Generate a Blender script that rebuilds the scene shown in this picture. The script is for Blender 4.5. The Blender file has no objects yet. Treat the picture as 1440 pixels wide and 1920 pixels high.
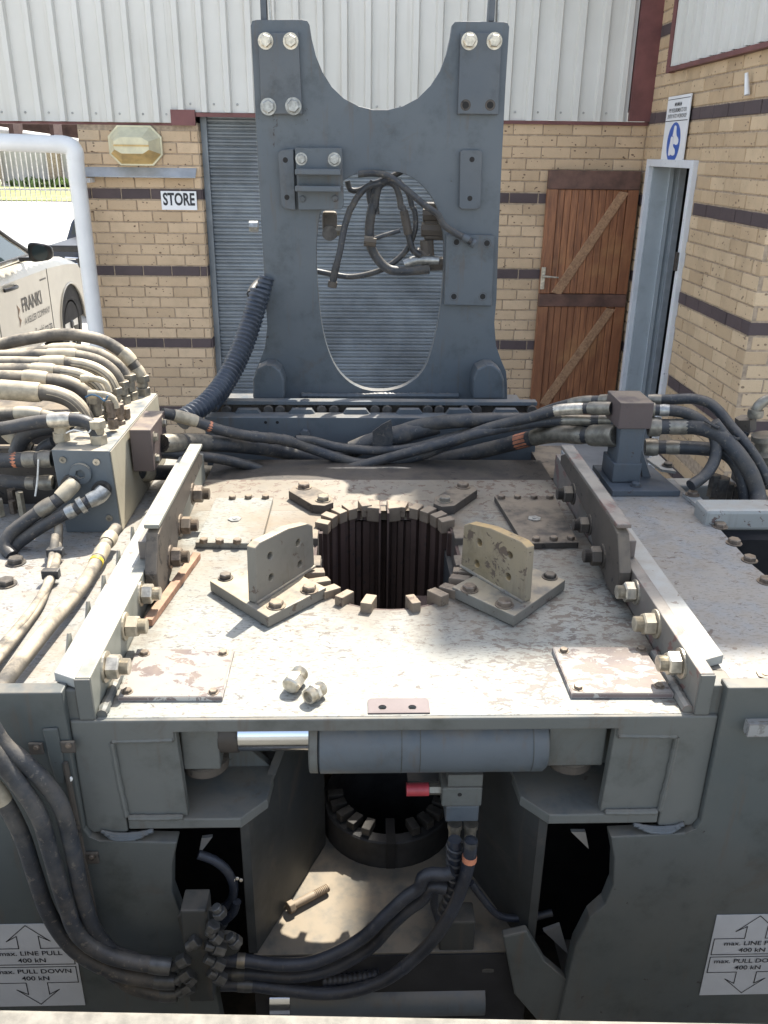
import bpy, bmesh, math, random
from mathutils import Vector, Matrix, Quaternion
from mathutils.geometry import tessellate_polygon
random.seed(7)
sc = bpy.context.scene
COL = sc.collection
R = math.radians

# ------------------------------------------------------------------ camera
F, PITCH, YAW, ROLL = 1600.0, 22.9, 2.0, 0.75          # focal length in photo pixels (photo 1440 x 1920)
CAM = Vector((0, 0, 2.3))
_f = Vector((math.sin(R(YAW))*math.cos(R(PITCH)), math.cos(R(YAW))*math.cos(R(PITCH)), -math.sin(R(PITCH))))
_r = Vector((math.cos(R(YAW)), -math.sin(R(YAW)), 0)); _u = _r.cross(_f)
_r, _u = _r*math.cos(R(ROLL))+_u*math.sin(R(ROLL)), _u*math.cos(R(ROLL))-_r*math.sin(R(ROLL))
cd = bpy.data.cameras.new('camera'); cam = bpy.data.objects.new('camera', cd); COL.objects.link(cam)
cam.matrix_world = Matrix.Translation(CAM) @ Matrix((_r, _u, -_f)).transposed().to_4x4()
cd.sensor_fit = 'VERTICAL'; cd.sensor_height = 36; cd.lens = F/1920*36; cd.clip_start = .05; cd.clip_end = 600
sc.camera = cam
# ------------------------------------------------------------------ sky, sun, exposure
SUNV = Vector((.26, .62, 1.0)).normalized()           # towards the sun: behind the machine, a little to the right
el = math.asin(SUNV.z); az = math.atan2(SUNV.x, SUNV.y)
w = bpy.data.worlds.new('World'); sc.world = w; w.use_nodes = True
nt = w.node_tree; bg = nt.nodes['Background']
sk = nt.nodes.new('ShaderNodeTexSky'); sk.sky_type = 'NISHITA'; sk.sun_disc = False
sk.sun_elevation = el; sk.sun_rotation = az; sk.altitude = 50; sk.air_density = 1; sk.dust_density = 2; sk.ozone_density = 1
hs = nt.nodes.new('ShaderNodeHueSaturation'); hs.inputs['Saturation'].default_value = .68
nt.links.new(sk.outputs[0], hs.inputs['Color']); nt.links.new(hs.outputs[0], bg.inputs[0]); bg.inputs[1].default_value = .15
sl = bpy.data.lights.new('sun', 'SUN'); sl.energy = 4.2; sl.angle = R(.53); sl.color = (1, .95, .86)
so = bpy.data.objects.new('sun', sl); COL.objects.link(so); so.rotation_euler = (-SUNV).to_track_quat('-Z', 'Y').to_euler()
so.location = (6, 20, 20)
vs = sc.view_settings; vs.view_transform = 'Standard'; vs.look = 'None'; vs.gamma = 1; vs.use_curve_mapping = False; vs.exposure = 1.45
sc.cycles.max_bounces = 8; sc.cycles.diffuse_bounces = 5

# ------------------------------------------------------------------ helpers
def at(px, py, X=None, Y=None, Z=None):
    """the point of a real plane X=, Y= or Z= that the photo shows at (px, py)"""
    d = _f*F + _r*(px-720) - _u*(py-960)
    i, v = (0, X) if X is not None else (1, Y) if Y is not None else (2, Z)
    return CAM + d*((v-CAM[i])/d[i])
def tag(o, label=None, cat=None, group=None, kind=None):
    if label: o['label'] = label
    if cat: o['category'] = cat
    if group: o['group'] = group
    if kind: o['kind'] = kind
    return o
def empty(name, loc, label, cat, group=None):
    o = bpy.data.objects.new(name, None); COL.objects.link(o); o.location = loc; o.empty_display_size = .1
    return tag(o, label, cat, group)
def wm(o):
    m = o.matrix_parent_inverse @ o.matrix_basis
    return wm(o.parent) @ m if o.parent else m
def adopt(o, parent):
    if parent is not None:
        o.parent = parent; o.matrix_parent_inverse = wm(parent).inverted()
    return o
def link(name, me, parent=None, mat=None):
    o = bpy.data.objects.new(name, me); COL.objects.link(o)
    if mat and not me.materials: me.materials.append(mat)
    return adopt(o, parent)
class MB:
    def __init__(s): s.v = []; s.f = []
    def add(s, vs_, fs_):
        n = len(s.v); s.v += [Vector(p) for p in vs_]; s.f += [tuple(n+i for i in f) for f in fs_]; return s
    def box(s, a, b, m=None):
        (x0, y0, z0), (x1, y1, z1) = a, b
        x0, x1 = sorted((x0, x1)); y0, y1 = sorted((y0, y1)); z0, z1 = sorted((z0, z1))
        p = [Vector(q) for q in ((x0,y0,z0),(x1,y0,z0),(x1,y1,z0),(x0,y1,z0),(x0,y0,z1),(x1,y0,z1),(x1,y1,z1),(x0,y1,z1))]
        if m: p = [m @ q for q in p]
        return s.add(p, [(0,3,2,1),(4,5,6,7),(0,1,5,4),(1,2,6,5),(2,3,7,6),(3,0,4,7)])
    def prism(s, pts, vec, holes=()):
        """a flat outline (with holes) given thickness vec"""
        vec = Vector(vec); loops = [[Vector(p) for p in pts]] + [[Vector(p) for p in h] for h in holes]
        flat = [p for l in loops for p in l]; n = len(flat)
        tris = tessellate_polygon(loops)
        nrm = Vector((0, 0, 0))
        L = loops[0]
        for i in range(len(L)): nrm += L[i].cross(L[(i+1) % len(L)])
        fs = []
        for t in tris:
            a, b, c = (flat[i] for i in t)
            up = (b-a).cross(c-a).dot(vec) < 0
            t = tuple(t) if up else tuple(reversed(t))
            fs.append(t); fs.append(tuple(n+i for i in reversed(t)))
        k = 0
        for li, l in enumerate(loops):
            m = len(l); nn = Vector((0, 0, 0))
            for i in range(m): nn += l[i].cross(l[(i+1) % m])
            flip = (nn.dot(vec) > 0) != (li > 0)
            for i in range(m):
                a, b = k+i, k+(i+1) % m
                fs.append((a, b, n+b, n+a) if flip else (b, a, n+a, n+b))
            k += m
        return s.add(flat + [p+vec for p in flat], fs)
    def cyl(s, p0, p1, r0, r1=None, n=16, cap=True, spin=0):
        p0, p1 = Vector(p0), Vector(p1); r1 = r0 if r1 is None else r1
        q = (p1-p0).to_track_quat('Z', 'Y'); vs_ = []
        for p, r in ((p0, r0), (p1, r1)):
            vs_ += [p + q @ Vector((r*math.cos(2*math.pi*i/n+spin), r*math.sin(2*math.pi*i/n+spin), 0)) for i in range(n)]
        fs = [(i, (i+1) % n, n+(i+1) % n, n+i) for i in range(n)]
        if cap: fs += [tuple(reversed(range(n))), tuple(range(n, 2*n))]
        return s.add(vs_, fs)
    def lathe(s, p0, p1, prof, n=20):
        """profile [(t, r)] turned about the line p0-p1"""
        p0, p1 = Vector(p0), Vector(p1); q = (p1-p0).to_track_quat('Z', 'Y'); vs_ = []; k = len(prof)
        for t, r in prof:
            p = p0.lerp(p1, t)
            vs_ += [p + q @ Vector((r*math.cos(2*math.pi*i/n), r*math.sin(2*math.pi*i/n), 0)) for i in range(n)]
        fs = [(j*n+i, j*n+(i+1) % n, (j+1)*n+(i+1) % n, (j+1)*n+i) for j in range(k-1) for i in range(n)]
        fs += [tuple(reversed(range(n))), tuple(range((k-1)*n, k*n))]
        return s.add(vs_, fs)
    def tube(s, path, rad, n=12):
        """path: list of points, rad: number or list"""
        k = len(path); T = [(path[min(i+1, k-1)]-path[max(i-1, 0)]).normalized() for i in range(k)]
        a = T[0].orthogonal().normalized(); vs_ = []
        for i in range(k):
            if i: a = (a - T[i]*a.dot(T[i])).normalized()
            b = T[i].cross(a); r = rad[i] if isinstance(rad, (list, tuple)) else rad
            vs_ += [path[i] + a*(r*math.cos(2*math.pi*j/n)) + b*(r*math.sin(2*math.pi*j/n)) for j in range(n)]
        fs = [(i*n+j, i*n+(j+1) % n, (i+1)*n+(j+1) % n, (i+1)*n+j) for i in range(k-1) for j in range(n)]
        fs += [tuple(reversed(range(n))), tuple(range((k-1)*n, k*n))]
        return s.add(vs_, fs)
    def mesh(s, name):
        me = bpy.data.meshes.new(name); me.from_pydata([tuple(v) for v in s.v], [], s.f); me.update(); return me
    def build(s, name, mat, parent=None, bevel=0, smooth=False, label=None, kind=None, seg=2):
        me = s.mesh(name)
        if smooth:
            me.polygons.foreach_set('use_smooth', [True]*len(me.polygons))
            bm = bmesh.new(); bm.from_mesh(me)
            for e in bm.edges:
                if len(e.link_faces) == 2 and e.calc_face_angle(0) > R(40): e.smooth = False
            bm.to_mesh(me); bm.free()
        o = link(name, me, parent, mat)
        if bevel:
            b = o.modifiers.new('bevel', 'BEVEL'); b.width = bevel; b.segments = seg; b.limit_method = 'ANGLE'; b.angle_limit = R(50)
        if label: o['label'] = label
        if kind: o['kind'] = kind
        return o
def spline(pts, step=.012):
    """smooth even path through the points"""
    pts = [Vector(p) for p in pts]
    if len(pts) == 2: pts = [pts[0], pts[0].lerp(pts[1], .5), pts[1]]
    P = [pts[0]*2-pts[1]] + pts + [pts[-1]*2-pts[-2]]; out = []
    for i in range(1, len(P)-2):
        p0, p1, p2, p3 = P[i-1:i+3]; d = [max((b-a).length, 1e-5)**.5 for a, b in ((p0,p1),(p1,p2),(p2,p3))]
        m1 = (p1-p0)/d[0]-(p2-p0)/(d[0]+d[1])+(p2-p1)/d[1]; m2 = (p2-p1)/d[1]-(p3-p1)/(d[1]+d[2])+(p3-p2)/d[2]
        m1 *= d[1]; m2 *= d[1]; n = max(2, int((p2-p1).length/step))
        for j in range(n):
            t = j/n; out.append(p1*(2*t**3-3*t**2+1)+m1*(t**3-2*t**2+t)+p2*(-2*t**3+3*t**2)+m2*(t**3-t**2))
    out.append(pts[-1]); return out
def smooth2(pts, n=4):
    """closed outline, rounded through its points"""
    k = len(pts); out = []
    for i in range(k):
        p0, p1, p2, p3 = (Vector(pts[(i+j-1) % k]) for j in range(4))
        for j in range(n):
            t = j/n; out.append(.5*((2*p1)+(p2-p0)*t+(2*p0-5*p1+4*p2-p3)*t*t+(3*p1-p0-3*p2+p3)*t**3))
    return out
def circle(c, r, n=20, ax='Z', a0=0):
    c = Vector(c); o = []
    for i in range(n):
        a = a0+2*math.pi*i/n; x, y = r*math.cos(a), r*math.sin(a)
        o.append(c+Vector((x, y, 0) if ax == 'Z' else (x, 0, y) if ax == 'Y' else (0, x, y)))
    return o

# ------------------------------------------------------------------ materials
def new_mat(name):
    m = bpy.data.materials.new(name); m.use_nodes = True; n = m.node_tree
    return m, n, n.nodes['Principled BSDF']
def N(n, t, **k):
    x = n.nodes.new(t)
    for a, b in k.items():
        if a[0] == '_': x.inputs[a[1:]].default_value = b
        else: setattr(x, a, b)
    return x
def noise(n, vec, scale, detail=4, rough=.6, dist=0):
    x = N(n, 'ShaderNodeTexNoise', _Scale=scale, _Detail=detail, _Roughness=rough, _Distortion=dist)
    if vec is not None: n.links.new(vec, x.inputs['Vector'])
    return x.outputs['Fac']
def ramp(n, src, a, b):
    x = N(n, 'ShaderNodeMapRange', interpolation_type='SMOOTHSTEP'); x.inputs[1].default_value = a; x.inputs[2].default_value = b
    n.links.new(src, x.inputs[0]); return x.outputs[0]
def mth(n, op, a, b):
    x = N(n, 'ShaderNodeMath', operation=op)
    for i, v in enumerate((a, b)):
        if hasattr(v, 'links'): n.links.new(v, x.inputs[i])
        else: x.inputs[i].default_value = v
    return x.outputs[0]
def mix(n, fac, a, b):
    x = N(n, 'ShaderNodeMix', data_type='RGBA')
    for i, v in ((0, fac), (6, a), (7, b)):
        if hasattr(v, 'links'): n.links.new(v, x.inputs[i])
        else: x.inputs[i].default_value = v if i == 0 else (*v, 1)
    return x.outputs[2]
def pos(n, stretch=None):
    g = N(n, 'ShaderNodeNewGeometry').outputs['Position']
    if stretch:
        m = N(n, 'ShaderNodeMapping'); n.links.new(g, m.inputs[0]); m.inputs['Scale'].default_value = stretch[:3]
        if len(stretch) > 3: m.inputs['Rotation'].default_value = (0, 0, stretch[3])
        g = m.outputs[0]
    return g
def bump(n, b, src, strength=.3, dist=.002):
    x = N(n, 'ShaderNodeBump', _Strength=strength, _Distance=dist); n.links.new(src, x.inputs['Height']); n.links.new(x.outputs[0], b.inputs['Normal'])
def dust(n, col, c, amount, lo=.2, hi=.9):
    """dry dust that has settled on upward faces"""
    g = N(n, 'ShaderNodeNewGeometry'); s = N(n, 'ShaderNodeSeparateXYZ'); n.links.new(g.outputs['Normal'], s.inputs[0])
    f = mth(n, 'MULTIPLY', ramp(n, s.outputs['Z'], lo, hi), mth(n, 'MULTIPLY', ramp(n, noise(n, g.outputs['Position'], 14, 5), .3, .62), amount))
    return mix(n, f, col, c)
def paint(name, base, var, chip, chip_at=.64, chip_scale=45, rough=.45, dustc=None, damt=0, grime=.35, stretch=None, dens=.12, spec=.4, metallic=0, xw=None, yw=None, edge=.8, scuff=None, run=.6, soil=False):
    m, n, b = new_mat(name); P = pos(n)
    col = mix(n, ramp(n, noise(n, P, 2.3, 5), .3, .7), base, var)
    col = mix(n, mth(n, 'MULTIPLY', ramp(n, noise(n, P, 7, 8, .7), .48, .75), grime), col, tuple(c*.42 for c in base[:2])+(base[2]*.36,))
    col = mix(n, mth(n, 'MULTIPLY', ramp(n, noise(n, pos(n, (22, 22, 2.2)), 1.6, 5), .55, .75), grime*run), col, (.10, .075, .055))
    col = mix(n, mth(n, 'MULTIPLY', ramp(n, noise(n, P, 3.6, 9, .72, 1.5), .55, .70), grime*.8), col, (.085, .07, .055))
    if scuff: col = mix(n, mth(n, 'MULTIPLY', ramp(n, noise(n, pos(n, (1, 2.6, 1, -.5)), 62, 5, .62, .6), .555, .59), .75), col, scuff)
    den = mth(n, 'MULTIPLY', mth(n, 'SUBTRACT', noise(n, P, 2.6, 3), .5), dens*2)
    if xw:
        sx = N(n, 'ShaderNodeSeparateXYZ'); n.links.new(P, sx.inputs[0]); den = mth(n, 'ADD', den, mth(n, 'MULTIPLY', ramp(n, sx.outputs['X'], xw[0], xw[1]), xw[2]))
    cn = mth(n, 'ADD', noise(n, pos(n, stretch) if stretch else P, chip_scale, 6, .68, .5), den)
    ch = ramp(n, cn, chip_at, chip_at+.022)
    if edge:    # paint rubbed off along the edges
        bv = N(n, 'ShaderNodeBevel', samples=4, _Radius=.007); g = N(n, 'ShaderNodeNewGeometry'); dp = N(n, 'ShaderNodeVectorMath', operation='DOT_PRODUCT')
        n.links.new(bv.outputs[0], dp.inputs[0]); n.links.new(g.outputs['Normal'], dp.inputs[1])
        ed = ramp(n, mth(n, 'ADD', mth(n, 'SUBTRACT', 1.0, dp.outputs['Value']), mth(n, 'MULTIPLY', mth(n, 'SUBTRACT', noise(n, P, 28, 6, .7), .5), .5)), .16, .26)
        ch = mth(n, 'MAXIMUM', ch, mth(n, 'MULTIPLY', ed, edge))
    col = mix(n, ch, col, chip)
    if soil:    # oil round the clamp opening, muck along the rails
        ds = N(n, 'ShaderNodeVectorMath', operation='DISTANCE'); n.links.new(P, ds.inputs[0]); ds.inputs[1].default_value = (.087, 2.2, 1.24)
        oil = mth(n, 'ADD', ds.outputs['Value'], mth(n, 'MULTIPLY', mth(n, 'SUBTRACT', noise(n, P, 5, 6, .65), .5), .5))
        col = mix(n, mth(n, 'MULTIPLY', ramp(n, oil, .52, .26), .7), col, (.105, .08, .055))
        sr = N(n, 'ShaderNodeSeparateXYZ'); n.links.new(P, sr.inputs[0])
        ex = mth(n, 'ADD', mth(n, 'ABSOLUTE', mth(n, 'SUBTRACT', sr.outputs['X'], .084), 0), mth(n, 'MULTIPLY', mth(n, 'SUBTRACT', noise(n, P, 11, 7, .7), .5), .28))
        col = mix(n, mth(n, 'MULTIPLY', ramp(n, ex, .545, .62), .75), col, (.10, .085, .065))
    if yw:      # brown dirt trodden in towards the rear
        sy = N(n, 'ShaderNodeSeparateXYZ'); n.links.new(P, sy.inputs[0])
        col = mix(n, mth(n, 'MULTIPLY', ramp(n, sy.outputs['Y'], yw[0], yw[1]), mth(n, 'MULTIPLY', ramp(n, noise(n, P, 6, 7, .65), .36, .66), yw[2])), col, (.20, .145, .09))
    if dustc: col = dust(n, col, dustc, damt)
    n.links.new(col, b.inputs['Base Color'])
    rr = N(n, 'ShaderNodeMapRange'); n.links.new(noise(n, P, 9, 5), rr.inputs[0]); rr.inputs[3].default_value = rough-.12; rr.inputs[4].default_value = rough+.2
    n.links.new(rr.outputs[0], b.inputs['Roughness']); b.inputs['Specular IOR Level'].default_value = spec; b.inputs['Metallic'].default_value = metallic
    bump(n, b, mth(n, 'SUBTRACT', mth(n, 'MULTIPLY', noise(n, P, 90, 4), .25), mth(n, 'MULTIPLY', ch, .8)), .35, .0012)
    return m
def plain(name, c, rough=.5, metal=0, var=.25, scale=12, dustc=None, damt=0, spec=.5, bmp=.15, bscale=80):
    m, n, b = new_mat(name); P = pos(n)
    col = mix(n, ramp(n, noise(n, P, scale, 6), .3, .7), tuple(x*(1-var) for x in c), tuple(min(1, x*(1+var)) for x in c))
    if dustc: col = dust(n, col, dustc, damt, -.1, .9)
    n.links.new(col, b.inputs['Base Color']); b.inputs['Roughness'].default_value = rough; b.inputs['Metallic'].default_value = metal
    b.inputs['Specular IOR Level'].default_value = spec
    if bmp: bump(n, b, noise(n, P, bscale, 4), bmp, .002)
    return m
DUST = (.34, .27, .185)
M = {}
M['deck'] = paint('deck paint', (.222, .23, .205), (.265, .27, .24), (.105, .09, .078), .605, 36, .45, DUST, .18, .4, (1, 1.7, 1, .6), .11, xw=(.05, .5, .075), yw=(1.75, 2.45, .6), scuff=(.115, .11, .10), soil=True)
M['platform'] = paint('platform paint', (.235, .24, .235), (.28, .28, .265), (.10, .08, .072), .595, 32, .45, DUST, .35, .35, (1, 1.6, 1, .5), .12, scuff=(.14, .135, .125))
M['deck_rear'] = paint('worn shaded deck paint', (.17, .15, .115), (.23, .205, .165), (.10, .065, .05), .56, 34, .55, DUST, .2, .6)  # wear, with the mast's shade at the rear put into the colour
M['primer'] = paint('bare primer', (.155, .12, .115), (.135, .105, .10), (.10, .075, .07), .66, 30, .5, None, 0, .2)
M['pad_light'] = paint('flaked plate', (.25, .235, .215), (.22, .20, .18), (.12, .09, .08), .55, 19, .5, DUST, .25, .2, (1, 1.5, 1, .4), .09)
M['pad_flaked'] = paint('half bare plate', (.25, .235, .215), (.21, .19, .175), (.11, .083, .075), .50, 17, .5, DUST, .25, .2, (1, 1.5, 1, .4), .09)
M['lit_side'] = paint('sunlit cream side', (.37, .33, .245), (.33, .30, .225), (.14, .12, .10), .72, 30, .6, None, 0, .25)  # cream stands for sunlight on the manifold's right face
M['pad'] = paint('primer plate', (.19, .145, .135), (.16, .12, .11), (.44, .42, .38), .555, 20, .5, DUST, .25, .2, (1, 1.5, 1, .4), .10)
M['rail'] = paint('rail paint', (.175, .18, .155), (.215, .215, .185), (.13, .085, .07), .66, 26, .45, (.44, .40, .31), .75, .3)
M['rail_worn'] = paint('worn rail paint', (.165, .165, .145), (.17, .135, .115), (.16, .095, .08), .57, 16, .5, (.36, .32, .26), .55, .45)
M['flange'] = paint('flange paint', (.33, .335, .31), (.37, .37, .34), (.15, .11, .095), .63, 30, .45, DUST, .3, .3)
M['frame'] = paint('frame paint', (.105, .112, .105), (.13, .132, .12), (.055, .045, .038), .69, 30, .5, DUST, .3, .6, run=1.0, dens=.16)
M['panel'] = paint('panel paint', (.072, .083, .082), (.095, .10, .092), (.038, .033, .03), .685, 30, .42, DUST, .3, .6, run=1.0, dens=.16)
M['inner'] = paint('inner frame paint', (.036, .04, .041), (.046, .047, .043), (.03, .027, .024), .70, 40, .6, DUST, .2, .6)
M['mast'] = paint('mast paint', (.084, .100, .114), (.102, .117, .128), (.042, .036, .032), .70, 24, .42, DUST, .25, .55, run=.9, dens=.16)
M['mast_pad'] = paint('mast pad paint', (.082, .096, .11), (.10, .11, .117), (.06, .045, .038), .68, 18, .5, None, 0, .6)
M['block'] = paint('manifold paint', (.11, .128, .14), (.13, .145, .15), (.06, .055, .05), .74, 30, .5, (.45, .385, .28), .95, .3)
M['bracket_tan'] = paint('golden-lit bracket paint', (.27, .215, .125), (.235, .20, .145), (.105, .08, .06), .60, 26, .5, (.50, .34, .15), .9, .6)  # golden light on the right upright put into this tan
M['bracket'] = paint('bracket paint', (.20, .19, .16), (.165, .15, .125), (.10, .075, .06), .63, 30, .5, (.46, .37, .24), .75, .5)
M['grime'] = paint('greasy steel', (.06, .052, .045), (.085, .07, .055), (.03, .026, .023), .6, 30, .6, DUST, .55, .6)
M['grime_shade'] = paint('oily shaded steel', (.04, .036, .032), (.06, .05, .042), (.022, .02, .018), .6, 30, .5, DUST, .12, .6)  # grease, darkened further to carry the shade on the rear deck
M['jaw'] = paint('jaw steel', (.06, .036, .03), (.085, .052, .04), (.05, .035, .03), .6, 30, .6, None, 0, .5)
M['tooth'] = paint('tooth steel', (.17, .13, .095), (.22, .17, .12), (.09, .06, .045), .62, 40, .6, DUST, .6, .5)
M['bolt'] = plain('bolt steel', (.17, .135, .105), .5, .45, .35, 60, DUST, .5)
M['bolt_dark'] = plain('dark bolt steel', (.07, .065, .06), .5, .4, .35, 60, DUST, .35)
M['zinc'] = plain('zinc steel', (.52, .47, .38), .38, .7, .3, 50)
M['zinc_grey'] = plain('grey zinc steel', (.33, .33, .31), .4, .7, .3, 50)
M['fitting'] = plain('hydraulic fitting steel', (.22, .205, .17), .45, .6, .3, 40, DUST, .45)
M['fitting_dusty'] = plain('dusty fitting steel', (.36, .31, .225), .65, .2, .25, 40, (.50, .43, .31), .9)
M['fitting_low'] = plain('dark fitting steel', (.085, .085, .082), .42, .5, .3, 40)
M['chrome'] = plain('chrome rod', (.66, .70, .76), .18, 1, .08, 6, bmp=.03)
M['post'] = paint('brown post paint', (.095, .07, .066), (.12, .095, .085), (.05, .04, .035), .66, 24, .5, DUST, .55, .5)
def rubber(name, c, dirt, amt, rough):
    m, n, b = new_mat(name); P = pos(n)
    col = mix(n, ramp(n, noise(n, P, 9, 5), .3, .7), tuple(x*.7 for x in c), tuple(x*1.4 for x in c))
    f = mth(n, 'MULTIPLY', ramp(n, noise(n, P, 13, 8, .72), .44, .68), amt); col = mix(n, f, col, dirt)
    col = mix(n, mth(n, 'MULTIPLY', ramp(n, noise(n, P, 75, 4, .6), .60, .66), amt), col, tuple(x*1.25 for x in dirt))
    col = dust(n, col, tuple(x*1.3 for x in dirt), amt, .1, .95)
    n.links.new(col, b.inputs['Base Color']); n.links.new(mth(n, 'ADD', mth(n, 'MULTIPLY', f, .5), rough), b.inputs['Roughness'])
    b.inputs['Specular IOR Level'].default_value = .4; bump(n, b, noise(n, P, 190, 3), .35, .002); return m
M['rubber'] = rubber('hose rubber', (.028, .031, .036), (.115, .10, .08), .55, .45)
M['rubber_clean'] = rubber('clean hose rubber', (.020, .024, .033), (.07, .065, .06), .35, .40)
M['rubber_dusty'] = plain('dusty hose rubber', (.075, .068, .058), .75, 0, .3, 20, (.43, .36, .26), .95, bmp=.3, bscale=120)
M['conduit'] = plain('corrugated conduit', (.035, .045, .062), .42, 0, .2, 15, (.16, .16, .16), .4)
M['copper_tag'] = plain('orange hose tag', (.50, .19, .10), .6, 0, .3, 30)
M['yellow_tie'] = plain('yellow tie', (.70, .52, .05), .5)
M['white_tie'] = plain('white tie', (.7, .68, .62), .5)
M['red_cap'] = plain('red cap', (.42, .05, .06), .4)
M['rust'] = plain('rusty bar', (.30, .16, .10), .75, .1, .3, 30, DUST, .4)
M['hole'] = plain('bore', (.012, .011, .01), .8)
M['decal'] = plain('decal silver', (.58, .60, .62), .32, .25, .06, 8, bmp=.02)
M['ink'] = plain('black print', (.018, .018, .022), .5, bmp=0)
M['white_sign'] = plain('sign white', (.78, .78, .77), .35, 0, .03, 4, bmp=0)
M['blue_sign'] = plain('sign blue', (.018, .10, .42), .35, 0, .05, 4, bmp=0)
M['mortar'] = plain('mortar', (.37, .285, .20), .9, 0, .25, 30, bmp=.5)
M['concrete'] = plain('concrete yard', (.50, .475, .43), .9, 0, .15, 3, bmp=.3, bscale=60)
M['ledge'] = plain('ledge concrete', (.19, .175, .145), .8, 0, .25, 25, bmp=.4)
M['white_paint'] = plain('white paint', (.72, .715, .69), .35, 0, .05, 5, bmp=.05)
M['white_chipped'] = paint('chipped white frame', (.66, .67, .68), (.70, .71, .71), (.12, .13, .15), .66, 22, .4, None, 0, .15, dens=.1)
M['red_paint'] = plain('maroon trim paint', (.15, .055, .05), .55, 0, .2, 6)
M['steel_grey'] = paint('door grey paint', (.42, .46, .475), (.46, .50, .51), (.06, .075, .10), .69, 13, .45, None, 0, .2, (1, 1, .4), .1)
M['galv'] = plain('galvanised flashing', (.42, .45, .47), .4, .3, .12, 10)
M['collar'] = plain('collar steel', (.028, .027, .026), .7, .1, .4, 12)
M['collar_tooth'] = plain('collar tooth steel', (.05, .045, .038), .65, .1, .4, 20)
M['lower_dusty'] = paint('dusty lower plate', (.115, .11, .095), (.14, .132, .112), (.2, .16, .12), .70, 30, .7, DUST, .6, .3)
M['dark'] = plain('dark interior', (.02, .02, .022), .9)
M['brown'] = plain('dark brown soffit', (.07, .04, .035), .8)

def brick_mat(name, a, b_, spots):
    m, n, b = new_mat(name); P = pos(n); oi = N(n, 'ShaderNodeObjectInfo').outputs['Random']
    col = mix(n, oi, a, b_)
    col = mix(n, mth(n, 'MULTIPLY', ramp(n, noise(n, P, 9, 6), .45, .75), .45), col, tuple(x*.72 for x in a))
    col = mix(n, mth(n, 'MULTIPLY', ramp(n, noise(n, P, 1.7, 6, .65), .46, .75), .5), col, tuple(x*.62 for x in b_))
    v = N(n, 'ShaderNodeTexVoronoi', _Scale=27.0); mp = pos(n, (1, 1, 1.5)); n.links.new(mp, v.inputs['Vector'])
    sz = mth(n, 'MULTIPLY', ramp(n, noise(n, P, 19, 3), .42, .68), .37)
    sp = mth(n, 'LESS_THAN', mth(n, 'ADD', v.outputs['Distance'], mth(n, 'MULTIPLY', noise(n, P, 120, 3), .12)), mth(n, 'ADD', sz, -.0))
    col = mix(n, mth(n, 'MULTIPLY', sp, spots), col, (.10, .06, .04))
    fine = ramp(n, noise(n, P, 160, 2), .66, .70); col = mix(n, mth(n, 'MULTIPLY', fine, spots*.5), col, (.16, .10, .06))
    n.links.new(col, b.inputs['Base Color']); b.inputs['Roughness'].default_value = .75; b.inputs['Specular IOR Level'].default_value = .25
    bump(n, b, mth(n, 'SUBTRACT', noise(n, P, 70, 5), mth(n, 'MULTIPLY', sp, .7)), .45, .003)
    return m
M['brick'] = brick_mat('tan face brick', (.63, .465, .30), (.50, .36, .225), .85)
M['brick_r'] = brick_mat('yellow face brick', (.62, .465, .295), (.48, .345, .21), .7)
M['brick_dark'] = brick_mat('dark band brick', (.085, .065, .065), (.11, .082, .08), .15)

def cladding_mat():
    m, n, b = new_mat('cladding paint'); P = pos(n)
    col = mix(n, ramp(n, noise(n, P, 1.3, 4), .3, .7), (.585, .57, .515), (.635, .62, .57))
    col = mix(n, mth(n, 'MULTIPLY', ramp(n, noise(n, pos(n, (14, 14, .7)), 1.5, 5), .52, .8), .35), col, (.40, .35, .28))
    n.links.new(col, b.inputs['Base Color']); b.inputs['Roughness'].default_value = .4; bump(n, b, noise(n, pos(n, (1, 1, .5)), 4, 3), .35, .012); return m
M['cladding'] = cladding_mat()
def wood_mat():
    m, n, b = new_mat('varnished hardwood'); oi = N(n, 'ShaderNodeObjectInfo').outputs['Random']
    P = pos(n, (9, 9, .9)); tc = N(n, 'ShaderNodeVectorMath', operation='ADD'); n.links.new(P, tc.inputs[0])
    cx = N(n, 'ShaderNodeCombineXYZ'); n.links.new(mth(n, 'MULTIPLY', oi, 40), cx.inputs[0]); n.links.new(cx.outputs[0], tc.inputs[1])
    g = noise(n, tc.outputs[0], 5, 7, .62, .6)
    col = mix(n, ramp(n, g, .3, .72), (.16, .062, .03), (.42, .175, .075))
    col = mix(n, mth(n, 'MULTIPLY', oi, .75), col, (.21, .08, .034))
    col = mix(n, mth(n, 'MULTIPLY', ramp(n, noise(n, pos(n), 3.2, 4), .5, .75), .55), col, (.42, .21, .085))
    n.links.new(col, b.inputs['Base Color']); b.inputs['Roughness'].default_value = .42; bump(n, b, g, .25, .003); return m
M['wood'] = wood_mat()
def wood2():
    m, n, b = new_mat('weathered hardwood'); P = pos(n, (5, 5, 5)); g = noise(n, pos(n, (4, 4, 4)), 9, 7, .65, 1.2)
    col = mix(n, ramp(n, g, .3, .7), (.22, .115, .06), (.45, .26, .135)); n.links.new(col, b.inputs['Base Color'])
    b.inputs['Roughness'].default_value = .55; bump(n, b, g, .2, .003); return m
M['wood_brace'] = wood2()
M['wood_rail'] = plain('dark hardwood rail', (.12, .06, .042), .5, 0, .35, 9)
def glass_mat(name, c, rough=.05):
    m, n, b = new_mat(name); b.inputs['Base Color'].default_value = (*c, 1); b.inputs['Roughness'].default_value = rough
    b.inputs['Specular IOR Level'].default_value = .35; return m
M['car_glass'] = glass_mat('car glass', (.03, .045, .05))
M['emblem'] = plain('brown emblem', (.22, .13, .08), .5)
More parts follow.
